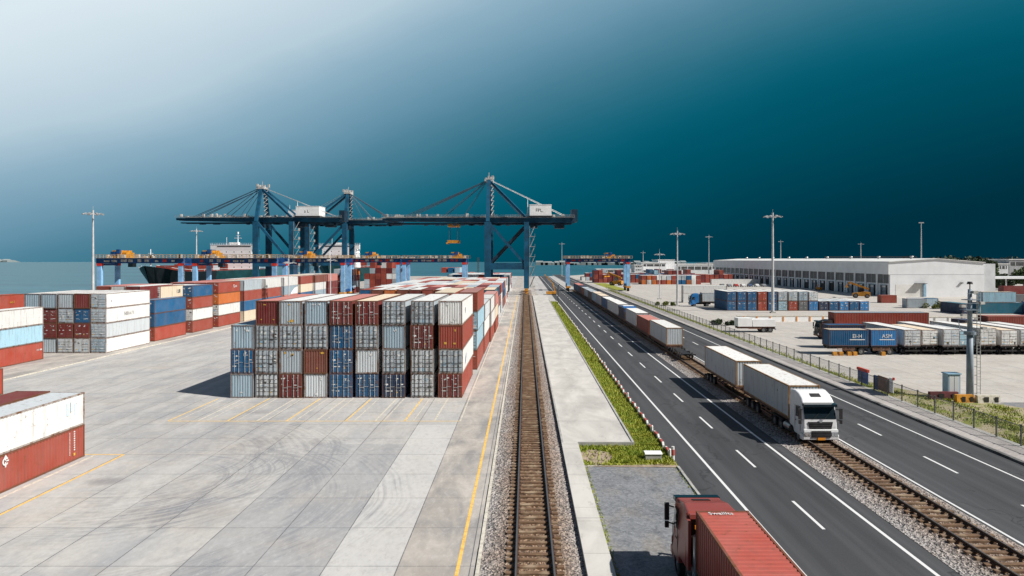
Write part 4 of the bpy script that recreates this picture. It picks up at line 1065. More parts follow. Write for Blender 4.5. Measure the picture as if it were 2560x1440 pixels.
light_mast(30, 540, 27, 'thin lamp mast alone left of the right gantry crane', .3, 2)
light_mast(-56.7, 158.2, 13.6, 'slim pale pole against the lane stacks', .2, 3)
light_mast(-60.8, 206, 14.2, 'slim pole among the blue gantry legs', .22, 3)
t = thing('radio_mast', 'very tall thin mast behind the warehouse gable', 'mast', (240, 400, 0))
m_ = MB(); m_.cyl((0,0,0),(0,0,35.8),.5,.22,n=8); m_.build('pole', M['pole'], t)
m_ = MB(); m_.box(-1.5,1.5,-.3,.3,35.8,36.4); m_.build('lamp_bar', M['lampdark'], t)
t = thing('signal_mast', 'thin rusty lattice signal mast beside the tall crane leg', 'mast', (-26.5, 372, 0))
m_ = MB()
for z in range(0, 15): m_.bar((-.4,0,z),(.4,0,z+1),.14); m_.bar((.4,0,z),(-.4,0,z+1),.14)
m_.bar((-.4,0,0),(-.4,0,15),.16); m_.bar((.4,0,0),(.4,0,15),.16); m_.build('lattice', M['rustdark'], t)
# camera mast beside the fence
t = thing('camera_mast', 'thick grey steel mast with ladder and platforms beside the fence', 'mast', (44.6, 66.2, 0))
m_ = MB(); m_.cyl((0,0,.2),(0,0,6.6),.33,.28,n=18); m_.cyl((0,0,6.6),(0,0,11.),.25,.18,n=16); m_.build('pole', M['mast_grey'], t, True)
m_ = MB(); m_.cyl((0,0,6.45),(0,0,6.75),.55,n=16); m_.bar((-1.,0,7.0),(-.3,0,6.5),.08); m_.bar((-1.,0,7.0),(-1.15,0,7.9),.06); m_.build('collar', M['mast_grey'], t)
for z, w in ((8.9,.7),(9.9,.55)):
    m_ = MB(); m_.box(-w,w,-.5,.5,z,z+.07); m_.bar((-w,-.5,z+.7),(w,-.5,z+.7),.05); m_.bar((-w+.03,-.48,z+.06),(-w+.03,-.48,z+.7),.05); m_.bar((w-.03,-.48,z+.06),(w-.03,-.48,z+.7),.05); m_.build('platform', M['mast_grey'], t)
m_ = MB()
for s in (.5, .85): m_.bar((s,-.3,.2),(s,-.3,10.8),.05)
for k in range(34): m_.bar((.5,-.3,.4+.31*k),(.85,-.3,.4+.31*k),.035)
for k in range(12): m_.bar((.3,-.2,.6+.9*k),(.5,-.3,.6+.9*k),.05)
m_.build('ladder', M['rod'], t)
for a, z in ((-1.0,9.2),(1.1,7.0),(-.9,8.3),(.9,9.5),(.2,10.6)):
    m_ = MB(); m_.box(a-.22,a+.22,-.6,-.2,z,z+.25); m_.bar((0,0,z+.1),(a,-.3,z+.1),.06); m_.build('camera_unit', M['clutter'], t)
m_ = MB(); m_.cyl((0,0,11),(0,0,11.5),.05,n=6); m_.cyl((0,0,11.5),(0,0,11.75),.28,.2,n=12); m_.build('dome_light', M['black'], t)
t = thing('control_cabinet', 'pale blue metal cabinet at the foot of the camera mast', 'cabinet', (43.0, 66.6, 0))
m_ = MB(); m_.box(-.62,.62,-.45,.45,.25,2.45); m_.build('body', M['cabinet'], t)
m_ = MB(); m_.box(-.7,.7,-.55,.55,2.45,2.55); m_.build('roof', M['cabinet'], t)
m_ = MB(); m_.box(-.5,-.03,-.47,-.452,.4,2.3); m_.box(.03,.5,-.47,-.452,.4,2.3); m_.build('door', M['wall_grey'], t)
for i, (x0, x1, y, mt, lab) in enumerate(((42.1, 43.8, 64.6, 'yellow', 'yellow and black concrete guard block left of the mast foot'), (44., 46.2, 64.4, 'pale_line', 'pale stained guard block in front of the mast foot'), (40.4, 43.2, 66.0, 'guard_red', 'dark red low guard wall beside the control cabinet'))):
    t = thing('guard_block', lab, 'guard block', ((x0+x1)/2, y, 0)); w = (x1-x0)/2
    m_ = MB(); m_.prism([(-.3,0),(-.2,.75),(.2,.75),(.3,0)], -w, w); m_.build('block', M[mt], t)
    for a_, b_ in ((-.45,-.05),(.5,.8)): m_ = MB(); m_.box(w*a_,w*b_,-.31,-.272,.1,.6); m_.build('dark_stripe', M['black'], t)

# ------------------------------------------------------------------ fence, barriers, roadside
t = thing('chain_link_fence', 'long grey chain link fence along the footway', 'fence', (36.75, 36, .0))
ys = [0+2.58*k for k in range(104)]
pm = MB(); pm.box(-.045,.045,-.045,.045,0,1.72); pm.box(-.07,.07,-.07,.07,1.72,1.76); pmesh = pm.mesh('post', M['post'])
for k, y in enumerate(ys[:100]): put('post', pmesh, t, (0, y, 0))
m_ = MB(); m_.face([(0,0,.08),(0,ys[-1],.08),(0,ys[-1],1.62),(0,0,1.62)]); m_.build('wire_mesh', M['chain'], t)
m_ = MB(); m_.bar((0,0,1.64),(0,ys[-1],1.64),.045); m_.bar((0,0,.06),(0,ys[-1],.06),.04); m_.build('rail', M['post'], t)
mb = MB(); mb.box(36.5,37.0,8,300,0,.16); struct(mb.build('kerb', M['kerb']))
# banners on the fence
t = thing('banner_board', 'blue board with red top tied to the fence', 'board', (37.15, 72.6, .2))
m_ = MB(); m_.box(-.03,.03,-1.1,1.1,.2,1.5); m_.build('panel', M['sign_blue'], t)
m_ = MB(); m_.prism([(-1.15,1.5),(-1.15,1.8),(1.15,1.8),(1.15,1.5)], -.12, .12); m_.build('top_rail', M['sign_red'], t)
m_ = MB(); m_.box(-.036,-.031,-.8,.9,.55,.8); m_.box(-.036,-.031,-.6,.9,1.0,1.12); m_.build('lettering', M['navy_mark'] if 'navy_mark' in M else M['rtg_blue'], t)
t = thing('banner_board', 'brown and white notice board on the fence beside the blue one', 'board', (37.15, 68.9, .2))
m_ = MB(); m_.box(-.03,.03,-1.6,.6,.1,1.6); m_.build('panel', M['sign_brown'], t)
m_ = MB(); m_.box(-.04,.04,.62,1.3,.0,1.5); m_.build('blue_panel', M['rtg_blue'], t)
m_ = MB(); m_.box(-.04,.04,-2.3,-1.62,.3,1.75); m_.build('white_panel', M['machine_white'], t)
m_ = MB(); m_.box(-.07,.07,-2.45,-2.25,1.6,1.85); m_.build('red_lamp', M['red'], t)
# red and white barrier along the grass
bw = MB(); bw.prism([(-1.05,.0),(-1.05,.22),(-.8,.42),(-.4,.3),(.6,.3),(1.0,.2),(1.0,.0)], -.07, .07); bwm = bw.mesh('white_body', M['barrier_white'])
br = MB(); br.prism([(-.42,.0),(-.42,.33),(.3,.33),(.3,.0)], -.08, .08); brm = br.mesh('red_band', M['barrier_red'])
bp = MB(); bp.cyl((0,0,.0),(0,0,.62),.11,.08,n=8); bp.cyl((0,0,.62),(0,0,.7),.1,.05,n=8); bpm = bp.mesh('bollard', M['barrier_white'])
y = 47.6
for k in range(78):
    t = thing('barrier_segment', 'low red and white barrier segment in the row along the grass kerb', 'barrier', (10.28+rnd.uniform(-.03, .03), y, .05), rnd.uniform(-3, 3), 'red and white barriers along the road')
    a = put('white_body', bwm, t); put('red_band', brm, t); 
    if k % 3 == 0: put('bollard', bpm, t, (0, -1.0, -.12))
    y += 2.18
t = thing('barrier_post', 'last white post with a red band at the barrier row end', 'post', (10.3, 46.0, 0))
m_ = MB(); m_.cyl((0,0,0),(0,0,.95),.12,.1,n=10); m_.build('post', M['barrier_white'], t)
m_ = MB(); m_.cyl((0,0,.35),(0,0,.75),.127,.122,n=10); m_.build('red_band', M['barrier_red'], t)
t = thing('concrete_block', 'pale concrete drain block in the grass corner', 'concrete block', (8.9, 46.0, 0))
m_ = MB(); m_.box(-.55,.55,-.3,.3,0,.5); m_.build('base', M['kerb'], t)
m_ = MB(); m_.prism([(-.36,.5),(-.3,.58),(.3,.58),(.36,.5)], -.6, .6); m_.build('cap', M['machine_white'], t)
t = thing('buffer_frame', 'yellow loading frame standing at the end of the pale slab', 'frame', (10.6, 262, 0))
m_ = MB(); m_.box(-2.2,1.6,-2,2,.3,1.2); m_.build('base', M['yellow'], t)
m_ = MB(); m_.bar((1.2,0,1.2),(.4,0,4.4),.4); m_.bar((.4,0,4.4),(-3.,0,8.),.3); m_.build('arm', M['yellow'], t)
m_ = MB(); m_.box(-1.8,1.8,-1.6,1.6,0,.3); m_.build('skid', M['black'], t)
t = thing('traffic_sign', 'dark curved lamp post beside the road edge near the crane', 'post', (10.2, 205, 0))
m_ = MB(); m_.cyl((0,0,0),(0,0,5.5),.12,n=8); m_.cyl((0,0,5.5),(.5,0,6.3),.1,n=8); m_.build('post', M['black'], t)

# ------------------------------------------------------------------ ships
def ship(label, X0, Y0, L, B, zd, hullm, bridge_y, bl, ztop, body_w):
    t = thing('container_ship', label, 'ship', (X0, Y0, -2.5), 0, 'ships at the quay'); zd += 2.5; ztop += 2.5
    st = [0,.02,.05,.1,.16,.24,.34,.5,.7,.85,.95,1.]
    dk = [.02,.22,.45,.68,.85,.96,1,1,1,1,.95,.85]; wl = [0,.01,.06,.22,.46,.72,.92,1,1,.95,.75,.4]
    rake = [0,0,.01,.015,.01,0,0,0,0,0,0,0]
    def ring(i):
        y = st[i]*L; up = 3.*max(0,1-st[i]/.12); b = B/2
        y2 = y+L*.06*(1-min(1, st[i]/.2))
        return [(-b*wl[i],y2,-1.5),(-b*(wl[i]*.55+dk[i]*.45),y+(y2-y)*.55,zd*.45),(-b*dk[i],y,zd+up),(b*dk[i],y,zd+up),(b*(wl[i]*.55+dk[i]*.45),y+(y2-y)*.55,zd*.45),(b*wl[i],y2,-1.5)]
    m_ = MB(); rs = [ring(i) for i in range(len(st))]
    for i, (a, b) in enumerate(zip(rs, rs[1:])):
        for k in range(5): m_.face([a[k],a[k+1],b[k+1],b[k]], 1 if k == 2 else (0 if i < 6 else 2))
    m_.face(rs[-1], 2); m_.build('hull', [hullm, M['deck_red'], M['hull_green']], t)
    m_ = MB()
    for a, b in zip(rs, rs[1:]):
        for k in (2, 3):
            p, q = Vector(a[k])+Vector((0,0,1.)), Vector(b[k])+Vector((0,0,1.)); m_.bar(p, q, .12)
            m_.bar(Vector(a[k]), p, .12)
    m_.build('bulwark_rail', M['ship_white'], t)
    m_ = MB(); w = body_w/2; z0 = zd; n = 5; hz = (ztop-6-z0)/n
    for k in range(n): m_.box(-w+.5*k*.3, w-.5*k*.3, bridge_y, bridge_y+bl, z0+hz*k+.01, z0+hz*(k+1)-.07); m_.box(-w-.1, w+.15, bridge_y-.02, bridge_y+bl+.3, z0+hz*(k+1)-.069, z0+hz*(k+1))
    s_ = m_.build('superstructure', M['ship_white'], t)
    m_ = MB()
    for k in range(n):
        for q in range(5): x = -w+2+(2*w-4)*q/4; m_.box(x-.25, x+.25, bridge_y-.025, bridge_y-.004, z0+hz*k+hz*.4, z0+hz*k+hz*.68)
    m_.build('window', M['window'], s_)
    zb = z0+hz*n
    m_ = MB(); m_.prism([(bridge_y-.02,zb+.01),(bridge_y-.2,zb+3),(bridge_y+5,zb+3),(bridge_y+5,zb+.01)], -w*.97, w*.97); m_.box(-B*.52, B*.52, bridge_y-.3, bridge_y+2, zb+3.01, zb+3.4); m_.prism([(bridge_y-.1,zb+.3),(bridge_y-.2,zb+3),(bridge_y+1.5,zb+3),(bridge_y+1.5,zb+.3)], -B*.52, -w*.975); m_.prism([(bridge_y-.1,zb+.3),(bridge_y-.2,zb+3),(bridge_y+1.5,zb+3),(bridge_y+1.5,zb+.3)], w*.975, B*.52)
    b_ = m_.build('bridge', M['ship_white'], t)
    m_ = MB(); m_.face([(-w*.9,bridge_y-.17,zb+1.9),(w*.9,bridge_y-.17,zb+1.9),(w*.9,bridge_y-.22,zb+2.6),(-w*.9,bridge_y-.22,zb+2.6)]); m_.build('window', M['window'], b_)
    m_ = MB()
    for x in (-B*.52, B*.52): m_.bar((x,bridge_y-.25,zb+4.3),(x,bridge_y+2,zb+4.3),.1)
    m_.bar((-B*.52,bridge_y-.25,zb+4.3),(B*.52,bridge_y-.25,zb+4.3),.1)
    for k in range(22): x = -B*.52+B*1.04*k/21; m_.bar((x,bridge_y-.25,zb+3.4),(x,bridge_y-.25,zb+4.3),.1)
    m_.build('bridge_rail', M['ship_white'], t)
    m_ = MB(); m_.box(-3,2.5,bridge_y,bridge_y+3,zb+3.41,zb+4.8); m_.cyl((2,bridge_y+1,zb+4.8),(2,bridge_y+1,zb+10.),.35,.15,n=8); m_.bar((-.2,bridge_y+1,zb+7.5),(4.2,bridge_y+1,zb+7.5),.25); m_.bar((.8,bridge_y+1,zb+9),(3.2,bridge_y+1,zb+9),.2); m_.cyl((2,bridge_y+1,zb+10),(2,bridge_y+1,zb+11.3),.55,n=8); m_.cyl((-5,bridge_y+1,zb+3.4),(-5,bridge_y+1,zb+8),.12,n=6); m_.build('radar_mast', M['ship_white'], t)
    m_ = MB(); m_.prism([(bridge_y+bl+2,zd),(bridge_y+bl+3,zb+2.5),(bridge_y+bl+8,zb+2.5),(bridge_y+bl+9,zd)], -3, 3); m_.build('funnel', M['hull_black'], t)
    m_ = MB(); m_.cyl((0,L*.04,zd+3),(0,L*.04,zd+11),.35,.2,n=8); m_.bar((-1.2,L*.04,zd+9),(1.2,L*.04,zd+9),.2); m_.build('foremast', M['ship_white'], t)
    for k, (yf, zz) in enumerate(((.22,3.),(.36,3.5),(.5,3.5))):
        m_ = MB(); m_.box(-w*.9,w*.9,L*yf,L*yf+.8,zd,zd+zz); m_.build('lashing_bridge', M['deck_red'], t)
    return t
ship('container ship with black bow and white bridge at the left quay', -180, 312, 128, 28, 7.8, M['hull_black'], 96, 11, 25.6, 23)
ship('white bridged ship with green hull farther along the quay', -127, 424, 120, 27, 8.2, M['hull_green'], 26, 11, 26.5, 24)
# ------------------------------------------------------------------ warehouse
t = thing('warehouse', 'long white warehouse with dark window band and loading docks', 'warehouse', (136, 246, 0))
Lw, Ww = 229, 35
m_ = MB(); m_.face([(0,0,0),(Ww,0,0),(Ww,0,12.7),(17.6,0,14.1),(0,0,12.95)]); m_.face([(Ww,0,0),(Ww,Lw,0),(Ww,Lw,12.7),(Ww,0,12.7)]); m_.face([(Ww,Lw,0),(0,Lw,0),(0,Lw,12.95),(17.6,Lw,14.1),(Ww,Lw,12.7)]); m_.face([(0,Lw,0),(0,0,0),(0,0,12.95),(0,Lw,12.95)])
m_.build('wall', M['white_wall'], t)
m_ = MB(); m_.hexa([(-.5,-.4,12.97),(17.6,-.4,14.12),(17.6,Lw+.4,14.12),(-.5,Lw+.4,12.97),(-.5,-.4,13.17),(17.6,-.4,14.34),(17.6,Lw+.4,14.34),(-.5,Lw+.4,13.17)]); m_.hexa([(17.601,-.4,14.12),(Ww+.4,-.4,12.72),(Ww+.4,Lw+.4,12.72),(17.601,Lw+.4,14.12),(17.601,-.4,14.34),(Ww+.4,-.4,12.92),(Ww+.4,Lw+.4,12.92),(17.601,Lw+.4,14.34)])
m_.build('roof', M['roof_white'], t)
m_ = MB(); m_.box(-.6,-.01,.0,Lw,8.3,12.9); m_.build('fascia', M['white_wall'], t)
for k in range(26):
    y = 1.0+8.6*k
    m_ = MB(); m_.box(-.06,-.01,y,y+7.2,4.9,8.28); w = m_.build('window', M['window'], t)
    p = MB()
    p.box(-.1,-.061,y+3.56,y+3.64,4.9,8.28)
    p.box(-.3,-.02,y+7.25,y+8.5,0,8.29); p.build('pier', M['white_wall'], w)
    d = MB(); d.box(-.05,-.012,y+1.2,y+4.6,.0,3.2+rnd.uniform(-.3,.4), rnd.choice((0,0,0,1))); d.box(-.5,-.06,y+.8,y+1.15,0,4.1); d.box(-.5,-.06,y+4.65,y+5.,0,4.1, 1); d.box(-.7,-.06,y+.8,y+5.,4.1,4.3, 1); d.build('loading_door', [M['darkdoor'], M['shelter']], t)
m_ = MB(); m_.box(2,12,-.06,-.004,0,4.6); m_.build('roller_door', M['roof_white'], t)
m_ = MB(); m_.box(12.2,13.2,-.5,-.01,0,4.8); m_.build('blue_pier', M['cabinet'], t)
m_ = MB(); m_.box(0,Ww,-.04,-.003,8.25,8.32); m_.build('cladding_seam', M['fascia'], t)
m_ = MB(); m_.box(26,27,-.6,-.01,5,5.3); m_.box(9,13,-1.5,-.01,4.9,5.05); m_.build('wall_lamp', M['black'], t)
m_ = MB(); m_.box(Ww+.01,Ww+4.5,.4,14,0,12.3); m_.build('annex', M['wall_grey'], t)
m_ = MB()
for k in range(9): y = 12+24*k; m_.cyl((15,y,13.7),(15,y,14.9),.5,n=8); m_.cyl((15,y,14.9),(15,y,15.3),.8,.6,n=8)
m_.build('roof_ventilator', M['rod'], t)
def block(name, label, x, y, w, d, h, wall='white_wall', win=0, roofm='roof_white', cat='building', para=.5):
    t = thing(name, label, cat, (x, y, 0))
    m_ = MB(); m_.box(0,w,0,d,0,h); m_.build('wall', M[wall], t)
    m_ = MB(); m_.box(-.4,w+.4,-.4,d+.4,h+.01,h+para); m_.build('roof', M[roofm], t)
    for k in range(win):
        z = h*(k+.45)/win
        m_ = MB(); m_.box(1,w-1,-.06,-.004,z,z+h/win*.35); f = m_.build('window', M['window'], t)
        p = MB()
        n = max(2, int(w/6))
        for q in range(n): xx = 1+(w-2)*(q+.5)/n; p.box(xx-.3,xx+.3,-.12,-.061,z,z+h/win*.35)
        p.build('mullion', M[wall], f)
    return t
block('office_building', 'far white building with stepped blocks beside the right gantry crane', 104, 590, 22, 30, 10.5, 'white_wall', 2)
block('office_building', 'tall white block rising over the far red containers', 123, 610, 15, 30, 13.2, 'white_wall', 0)
block('storage_shed', 'low pale quay shed seen through the right gantry crane', 66, 610, 26, 16, 4.5, 'wall_grey', 1)
block('office_building', 'pale glass fronted office left of the far white building', 97, 585, 7, 20, 8.5, 'wall_grey', 3)
block('storage_shed', 'low pale shed between the far white building and the warehouse', 142, 620, 34, 40, 9, 'wall_grey', 1)
block('storage_shed', 'low grey shed ending behind the warehouse', 176, 640, 30, 40, 10, 'wall_grey', 1, 'fascia')
t = block('storage_shed', 'long shed whose dark roof rail shows over the warehouse', 228, 500, 72, 40, 13.5, 'wall_grey', 0)
m_ = MB(); m_.bar((0,2,16.0),(70,2,16.0),.3); m_.bar((0,2,14.4),(70,2,14.4),.3)
for k in range(60): m_.bar((k*1.18,2,14.1),(k*1.18,2,16.2),.28)
m_.build('roof_rail', M['black'], t)
block('office_building', 'pale tower block at the right edge behind the trees', 301, 420, 6.5, 26, 10.8, 'wall_grey', 2)
block('office_building', 'tall grey slab building cut by the right edge', 308, 420, 60, 40, 13.6, 'fascia', 2, 'roof_white')
block('storage_shed', 'distant pale shed above the trees at right', 446, 640, 90, 40, 12.3, 'white_wall', 1)
t = thing('canopy', 'long white flat canopy beside the warehouse gable', 'canopy', (182, 268, 0))
m_ = MB(); m_.box(0,70,0,8,6.0,6.9); m_.build('roof', M['white_wall'], t)
for k in range(6):
    m_ = MB(); m_.cyl((2+12*k,1,0),(2+12*k,1,6),.25,n=8); m_.build('column', M['pole'], t)
# ------------------------------------------------------------------ trees and shrubs
def leaves(m_, c, r, n, s, flat=.8):
    for i in range(n):
        while True:
            p = Vector((rnd.uniform(-1,1), rnd.uniform(-1,1), rnd.uniform(-1,1)))
            if .35 < p.length < 1: break
        q = Vector((c[0]+p.x*r, c[1]+p.y*r, c[2]+p.z*r*flat))
        a = Vector((rnd.gauss(0,1), rnd.gauss(0,1), rnd.gauss(0,1))).normalized(); b = a.cross(Vector((rnd.gauss(0,1), rnd.gauss(0,1), rnd.gauss(0,1)))).normalized()
        k = s*rnd.uniform(.6, 1.4); m_.face([q-a*k, q+b*k*.6, q+a*k, q-b*k*.6])
def tree(x, y, h, r, label, mat='leaf', nc=9, group=None):
    t = thing('broadleaf_tree', label, 'tree', (x, y, 0), 0, group)
    m_ = MB(); m_.cyl((0,0,0),(.2,0,h*.5),.03*h,.018*h,n=8)
    for k in range(4): a = k*1.6; m_.cyl((.2,0,h*.42),(math.cos(a)*r*.6,math.sin(a)*r*.6,h*.72),.014*h,.006*h,n=6)
    m_.build('trunk', M['bark'], t)
    m_ = MB()
    for k in range(nc):
        a = rnd.uniform(0,6.28); d = rnd.uniform(.1,.75)*r; rr = r*rnd.uniform(.32,.52)
        leaves(m_, (math.cos(a)*d, math.sin(a)*d, h*rnd.uniform(.4,.86)), rr*1.15, 260, r*.1)
    m_.build('crown', M[mat], t)
def shrub(x, y, w, d, h, label, mat='leaf_yellow', n=900, s=.22):
    t = thing('shrub', label, 'shrub', (x, y, 0))
    m_ = MB()
    for k in range(max(4, int(w*1.3))):
        px, py = rnd.uniform(-w/2,w/2), rnd.uniform(-d/2,d/2); hh = h*rnd.uniform(.45,1)*(1-.5*abs(px)/(w/2+.1))
        leaves(m_, (px, py, hh*.5), max(.5, hh*.6), n//max(4, int(w*1.3)), s)
    m_.build('foliage', M[mat], t)
    m_ = MB()
    for k in range(5): m_.cyl((rnd.uniform(-w/3,w/3),0,0),(rnd.uniform(-w/3,w/3),0,h*.6),.05,.02,n=5)
    m_.build('stem', M['bark'], t)
shrub(42.4, 199, 5.4, 3, 1.9, 'yellow green shrub at the foot of the wide headed lamp mast')
shrub(117, 187, 7.5, 3, 2.6, 'leafy shrub among the containers near the warehouse gable', 'leaf_yellow', 1100)
shrub(42.3, 140, 4.8, 3, 1.9, 'dark bush beside the white flat trailer', 'leaf_dark', 1100)
TL = [(263,380,13.5,8,'leaf_dark'),(240,318,9.5,6,'leaf'),(233,306,8.5,6,'leaf'),(216,300,7.5,5,'leaf_dark'),(199,296,7.5,5,'leaf'),(208,294,6.5,4.5,'leaf_dark'),(191,300,8.5,5,'leaf_dark'),(272,392,13,8,'leaf')]
TP = ['dark tall tree beside the pale tower block','green tree in front of the tall grey slab building','green tree above the canopy at the right edge','dark tree in the middle behind the white canopy','green tree behind the canopy nearest the warehouse end','small dark tree under the canopy roof line','dark tree directly beside the warehouse annex','tree between the canopy and the pale tower block']
for (x, y, h, r, mt), lab in zip(TL, TP): tree(x, y, h, r, lab, mt, 12, 'trees beside the warehouse')
m_ = MB()                                                      # far wood on the horizon
for k in range(70):
    x = rnd.uniform(430, 640); y = rnd.uniform(700, 820); r = rnd.uniform(8, 13); leaves(m_, (x, y, r*.65), r, 130, 1.6)
struct(m_.build('distant_trees', M['leaf_dark']), 'stuff')
# verge behind the fence
mb = MB(); mb.face([(37.02,96,.02),(38.0,88,.02),(38.3,79,.02),(40.2,72,.02),(43,66.8,.02),(46.5,62.6,.02),(50,57,.02),(53,50,.02),(46,38,.02),(37.02,30,.02)][::-1]); mb.face([(37.02,300,.02),(39.6,300,.02),(38.8,180,.02),(38.4,130,.02),(37.5,96,.02),(37.02,96,.02)][::-1]); struct(mb.build('verge_ground', M['verge']))
sp = []
cl = [(rnd.uniform(37.4, 48), rnd.uniform(46, 70), rnd.uniform(.5, 1.4)) for i in range(26)]
for i in range(8000):
    cx, cy, cr = rnd.choice(cl); x, y = rnd.gauss(cx, cr*.6), rnd.gauss(cy, cr)
    if x < 37.1 or x > 38+(96-y)*.28 or x > 52: continue
    sp.append((x, y, rnd.uniform(.6, 1.2)))
for i in range(4200):
    y = 72+220*rnd.random()**1.6; x = 37.1+abs(rnd.gauss(0, .6)); sp.append((x, y, .8+y/170))
grass('weeds', sp, .1, .26)
sheet('grass_ground', 39.6, 47, 296, 385, .02, M['grass_soil'])
sheet('side_road', 45.5, 70, 45, 64.5, .004, M['lot'])
# ------------------------------------------------------------------ right hand yard
RT = ['blue','blue','blue','red','blue','grey','grey','blue-grey','pale grey']; RB = ['blue','blue','blue','red','blue','light blue','red','dark grey','bright blue']
for i in range(14):
    for ti in range(2 if i < 9 else 1):
        c = (RB if ti == 0 else RT)[i] if i < 9 else 'blue'
        if c == 'blue' and i > 8: c = rnd.choice(('blue', 'bright blue', 'navy'))
        cont(56.0+2.77*i, 179+6.1, 2.62*ti, c, f"{c} container, {'lower' if ti == 0 else 'upper'} level, {ORD[i+1]} from left in the row before the warehouse", 12.2, 2.45, 2.6, 'mid', True, 'white' if (ti == 1 or i > 12) else 'pale grey', 0, 'warehouse row containers')
cont(103+13, 366, 0, 'white', 'long white container lying sideways before the warehouse docks', 26, 2.4, 2.9, 'lo', False, 'white', 90)
t = thing('semi_truck', 'blue cab truck turned sideways left of the blue container row', 'truck', (48.9, 196, 0), -90)
cab(t, 2.5, (.015,.17,.45))
m_ = MB(); m_.box(-.6,.6,.4,6,.62,1.1); m_.box(-1.1,1.1,2.4,3.2,1.1,3.6); m_.build('tractor_frame', M['black'], t)
for s in (-1, 1): wheel(t, s*1.0, 1.0); wheel(t, s*1.0, 4.8)
st = thing('semi_trailer', 'trailer chassis carrying the silver load behind the blue cab', 'trailer', (51.6, 196, 0), -90); chassis_trailer(st, 0, 12, 1.2, 1.4, 3, 'black')
cont(56.3, 196, 1.41, 'pale grey', 'silver grey container on the blue cab truck', 8.2, 2.4, 2.7, 'mid', False, 'white', 90)
cont(58, 214, 0, 'white', 'white container lying sideways behind the blue cab truck', 14, 2.4, 2.9, 'lo', False, 'white', 90)
cont(58, 214, 2.92, 'white', 'white container stacked on the sideways white one behind the blue truck', 14, 2.4, 2.6, 'lo', False, 'white', 90)
def wall(name, label, x0, x1, y, n, orange):
    t = thing(name, label, 'wall', (x0, y, 0)); L = x1-x0
    m_ = MB(); m_.box(0,L,-.15,.15,0,1.15); m_.build('panel', M['machine_white'], t)
    m_ = MB(); m_.box(-.1,L+.1,-.22,.22,1.16,1.32); m_.build('coping', M['pale_line'], t)
    for k in range(n):
        x = L*(k+.5)/n; p = MB(); p.box(x-.12,x+.12,-.26,-.151,0,1.15); p.build('post', M['plate' if orange else 'kerb'], t)
wall('boundary_wall', 'low white wall with orange posts across the yard', 47.6, 71.5, 148.5, 8, True)
wall('boundary_wall', 'low white wall with yellow end beside the camera mast', 89, 101, 146, 4, False)
t = thing('flat_trailer', 'white box sided flat trailer parked alone by the fence', 'trailer', (44.2, 127, 0), -90)
chassis_trailer(t, -3.6, 3.6, 1.1, 1.15, 2, 'rustdark', False)
m_ = MB(); m_.box(-1.15,1.15,-3.6,-.9,1.151,2.75); m_.box(-1.15,1.15,-.8,3.5,1.151,2.5); m_.build('box_body', M['machine_white'], t)
m_ = MB(); m_.box(-1.18,-1.152,-3.0,-2.5,1.3,2.4); m_.box(-1.18,-1.152,-1.6,-1.3,1.3,2.5); m_.build('panel_gap', M['cabinet'], t)
# the trailer line-up
def onchassis(x0, x1, y0, z, c, lab, clab, side, L=12., hh=2.4, roof='white', txt=None):
    w = x1-x0
    if side: o = cont((x0+x1)/2, y0+1.2, z, c, lab, w, 2.4, hh, 'mid', False, roof, 90, 'containers on parked trailers')
    else: o = cont((x0+x1)/2, y0+L/2, z, c, lab, L, min(2.45, w), hh, 'mid', True, roof, 0, 'containers on parked trailers')
    st = thing('container_chassis', clab, 'trailer', ((x0+x1)/2, y0+1.2 if side else y0, 0), -90 if side else 0, 'parked chassis trailers')
    if side: chassis_trailer(st, -w/2, w/2, 1.1, z-.01, 2, 'black', False)
    else: chassis_trailer(st, 0, L, 1.1, z-.01, 2, 'black', False, True)
    if txt:
        m_ = MB(); m_.add_text(txt, .75, Matrix.Translation((-1.17, 0, hh*.62)) @ Matrix(((0,0,-1,0),(-1,0,0,0),(0,1,0,0),(0,0,0,1)))); m_.build('lettering', M['white_mark'], o)
    return o
def onch2(o, txt, x):
    m_ = MB(); m_.add_text(txt, .8, Matrix.Translation((1.205, x, 1.45)) @ Matrix(((0,0,1,0),(1,0,0,0),(0,1,0,0),(0,0,0,1)))); m_.box(1.2, 1.212, x-1.1, x+1.1, .9, 1.02); m_.build('lettering', M['white_mark'], o)
o = onchassis(44.4, 50.1, 96.3, 1.3, 'blue', 'blue side-on container with white lettering at the left end of the trailer row', 'black chassis with yellow blocks under the first blue container', True, roof='cream')
for ch in o.children: pass
o.rotation_euler = (0, 0, R(-90)); onch2(o, 'EI-H', 1.2)
o = onchassis(50.5, 54.3, 96.3, 1.3, 'bright blue', 'shorter blue container with white lettering beside the first blue one', 'black chassis under the shorter blue container', True, roof='cream'); o.rotation_euler = (0, 0, R(-90)); onch2(o, 'ASM', .4)
for i, (a, b, c) in enumerate(((55.3,57.7,'pale grey'),(58.0,60.4,'white'),(60.9,63.3,'pale grey'),(63.6,66.0,'light blue'),(66.4,68.8,'white'),(69.4,71.8,'white'),(72.4,74.8,'pale grey'),(75.4,77.8,'light blue'))):
    onchassis(a, b, 96.3+(.0,.25,-.1,.5,.1,0,.3,.1)[i], 1.3+(0,.12,0,-.08,.1,.02,0,.05)[i], c, f"{c} container end, {ORD[i+1]} after the blue ones in the trailer row", f"black chassis under the {ORD[i+1]} pale container after the blue ones", False, (12,8.5,12,9,12,10.5,12,12)[i], (2.4,2.25,2.5,2.3,2.5,2.35,2.45,2.4)[i], ('white','cream','white','pale grey','white','cream','white','white')[i])
m_ = MB()
t = thing('wheel_chocks', 'yellow wheel blocks under the blue container chassis', 'wheel blocks', (44.7, 95.9, 0))
for k, x in enumerate((0, .9, 2.1, 2.9, 7.)):
    m_ = MB(); m_.prism([(-.25,0),(-.2,.55),(.2,.55),(.25,0)], x, x+.55); m_.build('block', M['yellow'], t)
